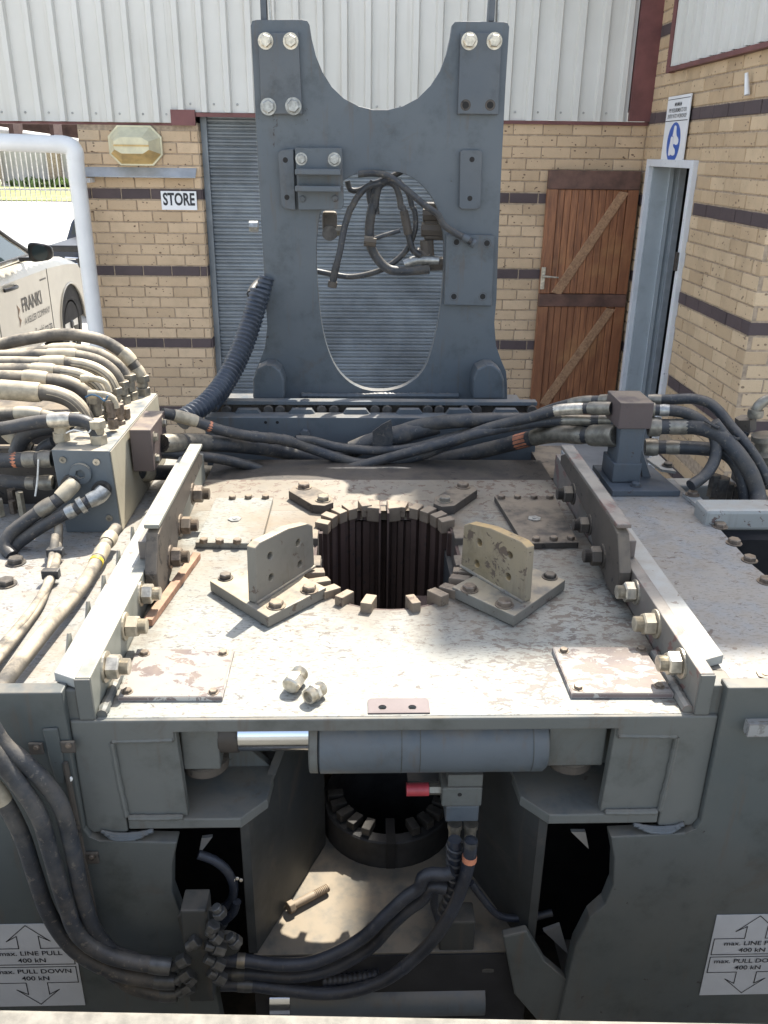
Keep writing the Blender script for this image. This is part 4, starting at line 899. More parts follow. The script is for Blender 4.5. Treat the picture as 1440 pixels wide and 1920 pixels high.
# horizontal clamp cylinder under the deck front
cz, cy, cr = 1.128, 1.515, .074
x0, x1 = at(597, 1420, Y=cy-.05).x, at(1025, 1420, Y=cy-.05).x
cyl_ = MB().lathe((x0, cy, cz), (x1, cy, cz), [(0, cr-.006), (.008, cr), (.985, cr), (1, cr-.006)], 40).build('clamp_cylinder', M['mast'], mc_, smooth=True)
for t_ in (.36, .44, .93): MB().lathe((x0+(x1-x0)*t_-.001, cy, cz), (x0+(x1-x0)*t_+.001, cy, cz), [(0, cr+.0006), (1, cr+.0006)], 40).build('seam', M['panel'], cyl_, smooth=True)
MB().lathe((x0-.020, cy, cz), (x0-.001, cy, cz), [(0, cr-.004), (.15, cr-.001), (1, cr-.001)], 40).build('gland_ring', M['frame'], cyl_, smooth=True)
bolt((x0-.010, cy-cr+.004, cz-.012), (0,-1,-.1), .006, 'hole', cyl_, 'bore')
xr = at(418, 1420, Y=cy).x
xm = at(452, 1400, Y=cy).x; MB().cyl((xr, cy, cz+.022), (xm, cy, cz+.022), .046, n=32).build('rod_end', M['grime_shade'], cyl_, smooth=True)
MB().cyl((xm+.0005, cy, cz+.022), (x0-.0205, cy, cz+.022), .043, n=32).build('piston_rod', M['chrome'], cyl_, smooth=True)
def clevis(xa, xb, k):
    o = MB().box((xa, cy-.045, cz-.045), (xb, cy+.05, cz+.062)).build('clevis', M['frame'], mc_, bevel=.004)
    MB().cyl(((xa+xb)/2, cy, cz-.046), ((xa+xb)/2, cy, cz-.066), .05, n=24).build('pin', M['grime'], o, smooth=True)
clevis(-.368, xr+.002, 1); clevis(x1+.001, .531, -1)
MB().box((x0-.03, cy+.11, cz-.05), (x1, cy+.14, cz+.06)).build('cylinder_back_plate', M['inner'], mc_)
# valve block below the cylinder
vx0, vx1, vy = at(829, 1490, Y=1.49).x, at(904, 1490, Y=1.49).x, 1.49
vb = MB().box((vx0, vy, at(870, 1512, Y=vy).z), (vx1, vy+.08, at(870, 1478, Y=vy).z)).build('valve_block', M['frame'], mc_, bevel=.003)
MB().box((vx0+.012, vy+.004, at(870, 1477, Y=vy).z), (vx1, vy+.08, at(870, 1455, Y=vy).z)).build('spacer', M['frame'], vb)
MB().box((vx0+.010, vy+.002, at(870, 1542, Y=vy).z), (vx1-.004, vy+.08, at(870, 1513, Y=vy).z)).build('lower_block', M['mast'], vb, bevel=.003)
bolt(at(862, 1490, Y=vy), (0,-1,0), .005, 'hole', vb, 'bore')
a = at(762, 1480, Y=vy+.03); MB().cyl(a, a+Vector((.05, 0, 0)), .015, n=18).build('cap', M['red_cap'], vb, smooth=True)
MB().cyl(a+Vector((.051, 0, 0)), a+Vector((.083, 0, 0)), .013, n=6).build('fitting', M['fitting'], vb)
for px in (853, 883):
    p = at(px, 1543, Y=vy+.03); MB().lathe(p, p+Vector((0, 0, -.045)), [(0, .017), (.3, .017), (.32, .0145), (1, .0135)], 16).build('fitting', M['fitting'], vb, smooth=True)
# lower cylinder, valve column and brace
a = at(508, 1872, Y=1.47); b = at(905, 1872, Y=1.47)
lc = MB().cyl((a.x+.05, 1.47, a.z), (b.x, 1.47, a.z), .045, n=28).build('lower_cylinder', M['mast'], mc_, smooth=True)
MB().cyl((a.x-.0, 1.47, a.z), (a.x+.0485, 1.47, a.z), .036, n=28).build('piston_rod', M['chrome'], lc, smooth=True)
MB().box(at(820, 1850, Y=1.46), at(886, 1690, Y=1.52)).build('valve_column', M['inner'], mc_, bevel=.004)
MB().prism([at(x, y, Y=1.452) for x, y in ((940, 1742), (985, 1732), (1020, 1790), (1068, 1830), (1140, 1905), (1010, 1905), (962, 1850))], (0, -.022, 0)).build('brace', M['panel'], mc_, bevel=.004)

# outer platforms
lpz = 1.205
lpl = MB().prism([(-1.7, 1.45, lpz), (-.625, 1.45, lpz), (-.625, 3.3, lpz), (-1.7, 3.3, lpz)], (0, 0, -.03)).build('platform', M['platform'], mc_)
MB().prism([(-.69, 1.45, lpz+.001), (-.612, 1.45, lpz+.045), (-.612, 2.6, lpz+.045), (-.69, 2.6, lpz+.001)], (0, 0, -.012)).build('ledge', M['flange'], lpl)
for x, y in ((30, 1056), (12, 1096)): bolt(at(x, y, Z=lpz), (0,0,1), .022, 'bolt_dark', lpl)
MB().box(at(-60, 982, Y=2.72), at(60, 950, Y=2.76)).build('guard_bar', M['frame'], lpl)
rpl = MB().prism([(.795, 1.40, DZT), (1.20, 1.40, DZT), (1.115, 2.12, DZT), (1.128, 2.80, DZT), (.795, 2.80, DZT)], (0, 0, -.03)).build('platform', M['platform'], mc_)
for x, y in ((1350, 985), (1376, 1016), (1405, 1048), (1436, 1088)): bolt(at(x, y+3, Z=DZT), (0,0,1), .019, 'bolt', rpl)
bolt(at(1434, 1266, Z=DZT), (0,0,1), .019, 'bolt', rpl, 'flat')
o = MB().prism([at(x, y, Z=DZT+.012) for x, y in ((1280, 925), (1325, 962), (1345, 962), (1298, 918))], (0, 0, -.0115)).build('edge_plate', M['flange'], rpl)
for x, y in ((1298, 928), (1326, 956)): bolt(at(x, y, Z=DZT+.012), (0,0,1), .018, 'bolt', o)
o = MB().prism([at(x, y, Z=DZT+.010) for x, y in ((1212, 860), (1240, 880), (1268, 884), (1235, 852))], (0, 0, -.0095)).build('edge_plate', M['flange'], rpl)
bolt(at(1252, 873, Z=DZT+.012), (0,0,1), .017, 'bolt_dark', o)
a, b = at(1340, 962, Y=2.45), at(1480, 944, Y=2.45)
MB().prism([(a.x-.05, 2.40, a.z+.03), (2.3, 2.40, a.z+.03), (2.3, 2.50, a.z+.03), (a.x-.05, 2.50, a.z+.03)], (0, 0, -.07)).build('cross_bar', M['flange'], mc_, bevel=.012)
MB().box((1.0, 2.85, 1.05), (1.40, 2.93, 1.20)).build('cross_bar', M['flange'], mc_, bevel=.008)
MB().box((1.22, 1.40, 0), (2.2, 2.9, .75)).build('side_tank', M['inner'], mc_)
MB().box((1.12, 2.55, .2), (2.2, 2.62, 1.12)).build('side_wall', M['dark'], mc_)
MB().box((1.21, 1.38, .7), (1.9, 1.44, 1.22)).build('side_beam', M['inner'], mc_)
p = at(1436, 1195, Y=1.9); MB().box(p-Vector((.01, 0, .03)), p+Vector((.2, .06, .02))).build('lug', M['grime_shade'], mc_, bevel=.004)
# rear frame between deck and mast
MB().box((-.62, 3.02, .9), (.80, 3.21, 1.13)).build('rear_frame', M['grime'], mc_)
MB().box((.70, 2.92, .9), (.86, 3.30, 1.20)).build('rear_frame', M['grime'], mc_)
MB().box((-.85, 2.80, .9), (-.625, 3.42, 1.17)).build('rear_frame', M['grime'], mc_)

# decals on the outer panels
def decal(xa, zt):
    w_, h_ = .203, .262; Yd = 1.4195
    o = MB().box((xa, Yd-.0006, zt-h_), (xa+w_, Yd+.0006, zt)).build('load_decal', M['decal'], mc_, label='silver load decal with arrows')
    y = Yd-.0012
    def ln(pts, closed=True):
        pts = [Vector((xa+x*w_, y, zt-h_*(1-z))) for x, z in pts]; m = MB(); k = len(pts)
        for i in range(k if closed else k-1):
            a, b = pts[i], pts[(i+1) % k]; d = (b-a).normalized(); s = Vector((d.z, 0, -d.x))*.0011
            m.add([a-s-d*.001, b-s+d*.001, b+s+d*.001, a+s-d*.001], [(0,1,2,3)])
        m.build('print_line', M['ink'], o)
    ln([(.03, .52), (.97, .52), (.97, .715), (.62, .715), (.62, .86), (.74, .80), (.5, .985), (.26, .80), (.38, .86), (.38, .715), (.03, .715)])
    ln([(.03, .49), (.97, .49), (.97, .295), (.62, .295), (.62, .15), (.74, .21), (.5, .025), (.26, .21), (.38, .15), (.38, .295), (.03, .295)])
    for s, z, hh in (('max. LINE PULL', .635, .0135), ('400 kN', .55, .0135), ('max. PULL DOWN', .415, .0135), ('400 kN', .33, .0135)):
        textmesh('lettering', s, hh, 'ink', o, (xa+w_/2, y, zt-h_*(1-z)), (1,0,0), (0,0,1), 'CENTER', .012, 1.13)
decal(-.842, .702); decal(.826, .696)
# riveted strip and clip on the left panel
a = at(95, 1366, Y=1.39); MB().prism([at(x, y, Y=1.415) for x, y in ((78, 1368), (107, 1366), (118, 1420), (122, 1470), (106, 1470), (90, 1420))], (0, .006, 0)).build('hose_bracket', M['panel'], mc_, bevel=.003)
for px, py in ((68, 1403), (128, 1400), (172, 1608)):
    o = MB().box(at(px-13, py+13, Y=1.413), at(px+13, py-13, Y=1.4205)).build('clip_plate', M['grime'], mc_, bevel=.003); bolt(at(px, py-2, Y=1.413), (0,-1,0), .005, 'bolt', o)
p = at(131, 1460, Y=1.415); bolt(p, (0,-1,0), .006, 'white_tie', mc_, 'round')
MB().tube(spline(P2([(122, 1430), (140, 1520), (165, 1650), (185, 1750)], 1.415)), .006, 8).build('panel_bead', M['grime'], mc_, smooth=True)

# ------------------------------------------------------------------ the mast plate
MY = 3.6
outl = [(470, 48), (473, 39), (482, 37), (566, 37), (576, 39), (580, 46), (584, 72), (592, 104), (604, 134), (622, 163), (645, 185), (672, 199), (700, 206), (728, 206), (756, 199), (784, 184), (808, 160), (826, 132), (838, 100), (845, 68), (848, 47), (853, 41), (862, 40), (944, 41), (952, 43), (955, 50), (948, 160), (941, 300), (935, 440), (931, 560), (927, 605), (930, 648), (940, 676), (949, 697), (951, 720), (951, 750), (477, 750), (475, 722), (478, 698), (488, 675), (497, 650), (501, 612), (498, 560), (491, 440), (483, 300), (476, 160)]
oval = [(594, 500), (594, 450), (600, 402), (614, 375), (632, 350), (655, 332), (684, 322), (715, 320), (748, 323), (776, 335), (798, 355), (815, 380), (826, 412), (832, 450), (832, 500), (829, 545), (824, 588), (815, 634), (803, 676), (787, 703), (762, 722), (735, 731), (711, 733), (684, 730), (656, 717), (632, 692), (615, 656), (604, 612), (597, 555)]
mast = MB().prism(P2(outl, MY), (0, .045, 0), [P2([tuple(p)[:2] for p in smooth2([(x, y, 0) for x, y in oval], 3)], MY)]).build('mast_plate', M['mast'], mc_, bevel=.004, label='upright grey plate with a half-round notch and an oval opening')
def mpad(px, th, mat, bolts=(), holes=(), sub=()):
    o = MB().prism(P2(px, MY-th), (0, th-.0006, 0)).build('mast_pad', M[mat], mast, bevel=.003)
    return o
def mb(px, py, r, mat, th, kind='hex'): bolt(at(px, py, Y=MY-th), (0,-1,0), r, mat, mast, kind)
mpad([(484, 62), (559, 60), (567, 214), (491, 214)], .022, 'mast_pad'); mpad([(864, 61), (941, 61), (934, 215), (858, 214)], .022, 'mast_pad')
for x, y in ((498, 77), (545, 77), (503, 200), (550, 199)): mb(x, y, .023, 'zinc' if y < 100 else 'zinc_grey', .022)
for x, y in ((880, 77), (927, 77)): mb(x, y, .024, 'zinc', .022)
for x, y in ((873, 197), (919, 197)): mb(x, y, .0125, 'hole', .022, 'bore'); mb(x, y, .020, 'grime', .021, 'bore')
mpad([(521, 287), (527, 281), (550, 279), (554, 394), (535, 392), (528, 386)], .030, 'mast_pad'); mpad([(553, 277), (641, 277), (645, 385), (640, 393), (560, 394)], .034, 'mast')
for x, y in ((535, 300), (538, 370)): mb(x, y, .010, 'hole', .030, 'bore')
for x, y in ((565, 298), (627, 299)): mb(x, y, .019, 'zinc_grey', .034)
for x, y in ((567, 373), (628, 372)): mb(x, y, .013, 'mast_pad', .034, 'round')
for y0, y1 in ((317, 327), (348, 358)):
    a, b = at(555, y1, Y=MY-.036), at(639, y0, Y=MY-.036); MB().box((a.x, MY-.10, a.z), (b.x, MY-.035, b.z)).build('lug', M['mast'], mast, bevel=.004)
mpad([(863, 284), (868, 281), (899, 281), (904, 286), (901, 388), (896, 392), (866, 392), (861, 388)], .020, 'mast_pad')
for x, y in ((885, 299), (881, 372)): mb(x, y, .010, 'hole', .020, 'bore')
mpad([(837, 440), (927, 442), (922, 574), (833, 572)], .026, 'mast')
for x, y in ((856, 454), (913, 456), (851, 556), (905, 556)): mb(x, y, .018, 'mast_pad', .0255, 'bore'); mb(x, y, .0115, 'hole', .026, 'bore')
for px in (504, 917):                                   # bosses at the foot
    pts = [(px-30, 748), (px-30, 712), (px-22, 692), (px-6, 684), (px+10, 685), (px+22, 695), (px+29, 714), (px+29, 748)]
    MB().prism(P2(pts, MY-.11), (0, .109, 0)).build('foot_boss', M['mast'], mast, bevel=.008)
weld(P2([(565, 741), (640, 742), (720, 741), (860, 742)], MY-.004), .012, 'mast', mast)
for px in (497, 924):                                   # lifting lugs on top
    a = at(px-8, 40, Y=MY+.02); MB().prism([a, a+Vector((0, .0, .13)), a+Vector((0, .05, .15)), a+Vector((0, .06, 0))], (.022, 0, 0)).build('lifting_lug', M['mast_pad'], mast, bevel=.003)
    MB().prism([a+Vector((.033, 0, 0)), a+Vector((.028, .0, .13)), a+Vector((.028, .05, .15)), a+Vector((.033, .06, 0))], (.006, 0, 0)).build('lifting_lug', M['zinc_grey'], mast)
a = at(484, 425, Y=MY+.02); MB().cyl(a+Vector((-.035, 0, 0)), a, .022, n=8).build('side_bolt', M['zinc_grey'], mast)
# pendant link under the left lug
a, b = at(604, 396, Y=MY+.06), at(632, 448, Y=MY+.06)
lk = MB().box((a.x, MY+.05, b.z), (b.x, MY+.10, a.z)).build('pendant_link', M['grime'], mast, bevel=.012)
p = at(618, 437, Y=MY+.05); MB().cyl(p, p+Vector((0, -.012, 0)), .03, n=18).build('pin', M['bolt_dark'], lk)
p = at(636, 432, Y=MY+.07); MB().cyl(p-Vector((.02,0,0)), p+Vector((.012,0,0)), .022, n=6).build('nut', M['fitting'], lk)
# valve on the right side of the opening
a, b = at(790, 450, Y=MY+.07), at(832, 380, Y=MY+.07)
vv = MB().box((a.x+.01, MY+.06, a.z), (b.x+.02, MY+.12, b.z)).build('mast_valve', M['grime'], mast, bevel=.01)
for (x0_, y0_, x1_, y1_) in ((793, 402, 830, 402), (800, 450, 803, 500), (790, 430, 832, 432), (783, 478, 806, 478), (806, 495, 830, 494)):
    MB().cyl(at(x0_, y0_, Y=MY+.07), at(x1_, y1_, Y=MY+.07), .028, n=8).build('fitting', M['grime'], vv, smooth=True)

# base of the mast: bolted roller rails
z_ = at(700, 752, Y=3.6).z; MB().box((-.56, 3.36, z_-.02), (.72, 3.72, z_)).build('mast_base', M['mast'], mc_, bevel=.003)
a, b = at(392, 751, Y=3.33), at(1006, 751, Y=3.33)
br = MB().box((a.x, 3.31, a.z-.012), (b.x, 3.355, a.z+.004)).build('roller_rail', M['mast'], mc_, bevel=.002)
MB().box((a.x, 3.345, a.z-.09), (b.x, 3.355, a.z-.0125)).build('back', M['grime'], br)
bz = at(700, 770, Y=3.29).z
for x in (424, 503, 525, 603, 626, 703, 726, 802, 824, 871, 894, 998): 
    p = at(x, 770, Y=3.30); MB().cyl(p, p+Vector((0, .05, 0)), .020, n=16).build('roller', M['bolt_dark'], br, bevel=.003)
a, b = at(385, 778, Y=3.25), at(1006, 778, Y=3.25)
lb = MB().box((a.x, 3.22, at(700, 838, Y=3.22).z-.1), (b.x, 3.295, a.z)).build('lower_beam', M['mast'], mc_, bevel=.003)
for x in (464, 566, 668, 768, 862, 950):
    q = P2([(x-27, 779), (x-19, 768), (x+18, 768), (x+27, 779)], 3.27); MB().prism(q, (0, .03, 0)).build('guide_pad', M['mast'], lb, bevel=.002)
bolt(at(572, 812, Y=3.219), (0,-1,0), .02, 'mast_pad', lb, 'small'); bolt(at(498, 792, Y=3.219), (0,-1,0), .006, 'hole', lb, 'bore'); bolt(at(520, 792, Y=3.219), (0,-1,0), .006, 'hole', lb, 'bore')
# ------------------------------------------------------------------ hydraulics: left manifold
MF = 2.43
mb_ = MB().prism([(-.905, MF, 1.474), (-.735, MF, 1.470), (-.727, MF, 1.205), (-.895, MF, 1.205)], (0, .66, 0)).build('manifold_block', M['block'], mc_, bevel=.003)
MB().prism([(-.7345, MF+.004, 1.466), (-.7345, MF+.655, 1.466), (-.7268, MF+.655, 1.21), (-.7268, MF+.004, 1.21)], (.003, 0, 0)).build('lit_skin', M['lit_side'], mb_)  # thin added skin with the sunlight put into its colour
MB().box((-.7225, 2.62, 1.335), (-.655, 2.84, 1.476)).build('port_block', M['post'], mb_, bevel=.003)
for y, z in ((2.66, 1.44), (2.80, 1.445), (2.66, 1.365), (2.80, 1.37)): bolt((-.655, y, z), (1,0,0), .014, 'fitting', mb_)
def mf(px, py): return at(px, py, Y=MF-.0005)
hw('plug', mf(152, 887), (0,-1,0), .033, 'block', mb_, 'plug', spin=.3); MB().cyl(mf(152, 887)+Vector((0,.002,0)), mf(152, 887)+Vector((0,.001,0)), .016, n=12).build('bore', M['hole'], mb_)
for x, y in ((118, 862), (181, 866), (205, 971)):
    hw('plug', mf(x, y), (0,-1,0), .0105, 'fitting' if x != 181 else 'zinc', mb_, 'plug')
for x, y in ((135, 905), (192, 917)):
    MB().cyl(mf(x, y), mf(x, y)+Vector((0,-.02,0)), .028, n=18).build('port_ring', M['bolt_dark'], mb_, smooth=True)
E_H = 'rubber_dusty'
def Yv(pts, ys):
    n = len(pts); return [(p[0], p[1], ys[0]+(ys[1]-ys[0])*i/(n-1)) for i, p in enumerate(pts)]
# front pair with elbows
hose(P2(Yv([(140, 905), (128, 918), (112, 934), (85, 952), (45, 980), (18, 1003), (10, 1025), (22, 1042)], (2.40, 2.26)), 0), .0195, 'rubber', mc_, [(0, .22, 1.25, 'fitting_dusty'), (.24, .44, 1.2, 'fitting')])
hose(P2(Yv([(196, 918), (186, 930), (166, 940), (140, 955), (100, 975), (55, 1003), (25, 1028), (20, 1048)], (2.39, 2.28)), 0), .0185, 'rubber', mc_, [(0, .17, 1.3, 'zinc_grey'), (.18, .26, 1.5, 'zinc_grey'), (.27, .41, 1.18, 'zinc_grey'), (.45, .52, 1.04, 'copper_tag')])
# hoses over the top of the manifold, back to front
TB = [([(-30, 655), (5, 645), (60, 634), (110, 627), (155, 630), (195, 640), (228, 660), (255, 690), (268, 714)], 3.06, .0215, 'rubber_dusty', [(.80, .90, 1.25, 'fitting_dusty'), (.91, .98, 1.1, 'fitting_dusty')]),
      ([(-30, 672), (40, 664), (100, 657), (150, 657), (190, 666), (220, 685), (240, 712)], 3.0, .021, 'rubber_dusty', [(.42, .62, 1.2, 'fitting_dusty'), (.62, 1, .95, 'fitting_dusty')]),
      ([(-30, 668), (40, 667), (90, 666), (150, 668), (190, 680), (215, 700), (228, 726)], 2.95, .0205, 'rubber_dusty', [(.42, .62, 1.2, 'fitting_dusty'), (.62, 1, .95, 'fitting_dusty')]),
      ([(-30, 680), (30, 680), (70, 681), (130, 681), (175, 690), (202, 708), (216, 735)], 2.88, .021, 'rubber_dusty', [(.38, .58, 1.2, 'fitting_dusty'), (.58, 1, 1.0, 'fitting_dusty')]),
      ([(-30, 694), (20, 693), (60, 694), (110, 697), (150, 704), (180, 720), (198, 750)], 2.80, .021, 'rubber_dusty', [(.34, .54, 1.2, 'fitting_dusty'), (.54, 1, 1.0, 'fitting_dusty')]),
      ([(-30, 708), (10, 707), (45, 708), (90, 712), (130, 718), (155, 732), (172, 758), (176, 775)], 2.74, .022, 'rubber_dusty', [(.30, .52, 1.2, 'fitting_dusty'), (.52, 1, .95, 'fitting_dusty')]),
      ([(-40, 728), (10, 731), (60, 735), (100, 738), (135, 752), (158, 778), (168, 808)], 2.66, .026, 'rubber_dusty', [(.12, .48, 1.22, 'fitting_dusty'), (.48, 1, .98, 'fitting_dusty')]),
      ([(-40, 778), (20, 775), (60, 775), (95, 782), (120, 790)], 2.58, .018, 'rubber_dusty', [(.40, .75, 1.2, 'fitting_dusty'), (.75, 1, .8, 'fitting_dusty')]),
      ([(-40, 810), (20, 801), (60, 793), (100, 788), (140, 787), (168, 795), (184, 818)], 2.50, .0205, 'rubber', [(.56, .74, 1.15, 'zinc'), (.74, 1, .92, 'fitting_dusty')])]
for pts, Yh, r, m_, ends in TB: hose(P2(pts, Yh), r, m_, mc_, ends)
for x, y, Yh, h in ((268, 727, 3.06, .05), (243, 722, 3.0, .06), (230, 735, 2.95, .06), (217, 750, 2.88, .07), (207, 775, 2.75, .09), (186, 830, 2.50, .05), (117, 830, 2.52, .05), (180, 770, 2.70, .08)):
    p = at(x, y, Y=Yh); top = p+Vector((0, 0, h*.5)); zb = 1.470
    f = MB().cyl((p.x, p.y, zb), (p.x, p.y, zb+.03), .026, n=6).cyl((p.x, p.y, zb+.0305), (p.x, p.y, max(zb+.05, top.z-.016)), .019, n=14).cyl((p.x, p.y, max(zb+.0505, top.z-.015)), (p.x, p.y, max(zb+.075, top.z+.01)), .027, n=6)
    f.build('top_fitting', M['fitting' if Yh > 2.6 else 'fitting_dusty'], mb_, bevel=.002)
a = at(117, 806, Y=2.52); hose([a+Vector((0,0,-.01)), a+Vector((0,0,.012)), a+Vector((.02,0,.03)), a+Vector((.06,0,.034))], .022, 'fitting_dusty', mc_, n=12)
# small stacked fittings and thin lines
for x, y in ((158, 706), (172, 735)):
    hose(P2([(x-6, y+4), (x+25, y+5), (x+40, y+12), (x+47, y+30)], 2.72 if x < 170 else 2.62), .010, 'fitting_dusty', mc_, [(0, .35, 1.35, 'fitting_dusty')])
for x, y, Yh in ((207, 752, 2.62), (222, 757, 2.70), (234, 765, 2.76)):
    p = at(x, y, Y=Yh); MB().cyl(p-Vector((0,0,.09)), p-Vector((0,0,.055)), .017, n=6).cyl(p-Vector((0,0,.0545)), p-Vector((0,0,.035)), .012, n=12).cyl(p-Vector((0,0,.0345)), p, .017, n=6).build('test_fitting', M['bolt'], mb_, bevel=.002)
hose(P2([(160, 745), (172, 740), (186, 744), (196, 752), (202, 742)], 2.60), .0028, 'cable_teal', mc_, name='cable', n=6)
hose(P2([(124, 812), (138, 806), (165, 812), (170, 806)], 2.47), .0022, 'white_tie', mc_, name='cable', n=6)
# hoses into the manifold's left side and clutter below
hose(P2([(-40, 864), (20, 863), (60, 861), (98, 860)], 2.47), .0225, 'rubber', mc_, [(.42, .56, 1.02, 'copper_tag'), (.58, .80, 1.12, 'fitting'), (.81, 1, 1.2, 'fitting')], bands=[(.70, 'white_tie')])
hose(P2([(-30, 898), (10, 902), (50, 905), (100, 905)], 2.50), .020, 'rubber', mc_, [(.45, .57, 1.02, 'copper_tag'), (.6, .78, 1.12, 'fitting'), (.8, 1, 1.2, 'fitting')])
hose(P2([(-20, 790), (10, 810), (30, 826), (60, 840)], 2.62), .017, 'rubber_dusty', mc_, [(.3, .7, 1.2, 'fitting_dusty')])
hose(P2([(30, 850), (40, 826), (62, 808), (100, 800)], 2.60), .024, 'rubber', mc_); hose(P2([(74, 850), (84, 838), (100, 830)], 2.60), .020, 'rubber', mc_)
hose(P2([(72, 862), (70, 900), (66, 930)], 2.44), .003, 'white_tie', mc_, name='cable', n=6)
MB().box((-1.7, 2.66, 1.206), (-.92, 2.70, 1.40)).build('rear_guard', M['grime'], mc_)
MB().box((-1.7, 2.9, 1.206), (-.93, 3.25, 1.45)).build('valve_bank', M['grime'], mc_)
for i in range(9):
    x, y = random.uniform(-.98, -1.25), random.uniform(2.52, 2.64); MB().cyl((x, y, 1.206), (x, y, 1.206+random.uniform(.03, .09)), random.uniform(.012, .024), n=6).build('fitting', M['bolt' if i % 2 else 'fitting_dusty'], mc_)
# hoses running down the left platform to the front
def lie(pts, r): return [at(x, y, Z=lpz+.003+r+h) for x, y, h in pts]
hose(lie([(110, 985, .05), (109, 1015, .02), (106, 1048, .006), (97, 1080, .004), (80, 1115, .004), (50, 1158, .006), (10, 1205, .01), (-30, 1250, .02)], .0125), .0125, 'rubber_dusty', mc_, bands=[(.22, 'rubber'), (.42, 'rubber')])
hose(lie([(104, 1005, .04), (98, 1050, .004), (92, 1085, .0), (76, 1130, .0), (45, 1175, .0), (5, 1225, .01), (-30, 1268, .02)], .0125), .0125, 'rubber_dusty', mc_)
for x, y in ((107, 1035), (99, 1075)):
    p = at(x, y, Z=lpz+.03); MB().box(p-Vector((.028, .012, .014)), p+Vector((.018, .012, .012))).build('hose_clip', M['rubber'], mc_, bevel=.003)
hose(lie([(219, 990, .04), (205, 1010, .03), (188, 1040, .02), (165, 1082, .012), (135, 1125, .012), (95, 1170, .02), (55, 1220, .02), (15, 1270, .02), (-25, 1330, .02)], .0185), .0185, 'rubber_dusty', mc_, [(0, .035, .9, 'zinc'), (.035, .10, 1.25, 'fitting_dusty'), (.11, .20, 1.12, 'fitting_dusty')], bands=[(.21, 'yellow_tie')])
# hoses hanging over the left panel
HQ = 1.365
def zb_(p): return [(x/3, 1440+y/3) for x, y in p]
hose(P2(zb_([(-60, -250), (20, -130), (130, -40), (250, 80), (335, 200), (405, 440), (458, 700), (535, 920), (640, 1040), (760, 1085)]), HQ), .0172, 'rubber', mc_)
hose(P2(zb_([(-80, -150), (20, -20), (120, 110), (215, 260), (285, 480), (355, 720), (445, 940), (590, 1045), (760, 1092), (880, 1108), (960, 1118)]), HQ-.02), .0172, 'rubber', mc_, [(.93, 1, 1.12, 'fitting_low')])
hose(P2(zb_([(-90, 60), (-20, 130), (45, 225), (130, 400), (195, 600), (285, 840), (420, 1020), (560, 1110), (720, 1170), (900, 1195), (990, 1200)]), HQ-.01), .0168, 'rubber', mc_, [(.0, .09, 1.1, 'fitting_dusty'), (.93, 1, 1.12, 'fitting_low')])
hose(P2(zb_([(560, 1090), (660, 1175), (760, 1235), (900, 1268), (1000, 1270)]), HQ+.005), .0165, 'rubber', mc_, [(.78, 1, 1.12, 'fitting_low')])
hose(P2(zb_([(-60, -60), (60, 60), (150, 180), (240, 400), (310, 640), (400, 860), (500, 980), (640, 1065)]), HQ+.02), .0085, 'rubber', mc_)
# lower distributor with its fittings
a, b = at(345, 1872, Y=1.37), at(398, 1700, Y=1.37)
ds = MB().box((a.x+.015, 1.36, a.z), (b.x-.012, 1.42, b.z)).build('distributor_block', M['inner'], mc_, bevel=.004)
MB().prism(P2([(332, 1722), (356, 1696), (410, 1712), (398, 1790), (352, 1800)], 1.385), (0, .012, 0)).build('mount', M['inner'], ds, bevel=.003)
for (p, q) in (((322, 1813), (352, 1796)), ((330, 1840), (358, 1822)), ((333, 1863), (360, 1848)), ((352, 1776), (372, 1762)), ((393, 1749), (402, 1732)), ((390, 1745), (412, 1762)), ((385, 1772), (422, 1782)), ((385, 1796), (418, 1812)), ((392, 1822), (420, 1838)), ((345, 1826), (362, 1840)), ((430, 1755), (446, 1770)), ((404, 1700), (415, 1716))):
    u_, v_ = at(*p, Y=1.35), at(*q, Y=1.352); d = (v_-u_); f = MB().cyl(u_, u_+d*.45, .0105, n=12).cyl(u_+d*.46, v_, .0155, n=6); f.build('elbow_fitting', M['fitting_low'], ds, bevel=.0015)
p = at(425, 1764, Y=1.40); MB().cyl(p, p+Vector((0,-.012,0)), .033, n=20).cyl(p+Vector((0,-.0125,0)), p+Vector((0,-.02,0)), .02, n=6).build('pin_end', M['inner'], ds)
hose(P2([(372, 1602), (400, 1612), (425, 1632), (438, 1660), (434, 1688), (415, 1708), (400, 1728)], 1.46), .0105, 'rubber_clean', mc_, [(.78, .97, 1.25, 'fitting_low')])
hose(P2([(444, 1690), (438, 1710), (420, 1728), (404, 1748)], 1.45), .010, 'rubber_clean', mc_, [(.55, .95, 1.25, 'fitting_low')])
for k in range(3): bolt(at(438+k*7, 1650-(k % 2)*3, Y=1.455), (0,-1,.3), .004, 'zinc', mc_, 'round')
def z2(p): return [(300+x/2.88, 1480+y/2.88) for x, y in p]
def z3(p): return [(640+x/2.88, 1440+y/2.88) for x, y in p]
hose(P2(z2([(330, 918), (380, 922), (460, 925), (620, 945), (800, 938), (960, 880), (1100, 795), (1220, 680), (1330, 580), (1400, 530)])+z3([(440, 590), (490, 570), (560, 575), (600, 560)]), 1.40), .0147, 'rubber_clean', mc_, [(.035, .10, 1.2, 'fitting')], bands=[(.62, 'rubber'), (.72, 'rubber')])
hose(P2(z2([(330, 995), (420, 993), (500, 995), (700, 1012), (880, 985), (1020, 925), (1150, 840), (1260, 720), (1350, 640), (1420, 590)])+z3([(480, 640), (560, 650)]), 1.415), .0147, 'rubber_clean', mc_, [(.04, .11, 1.2, 'fitting_low')])
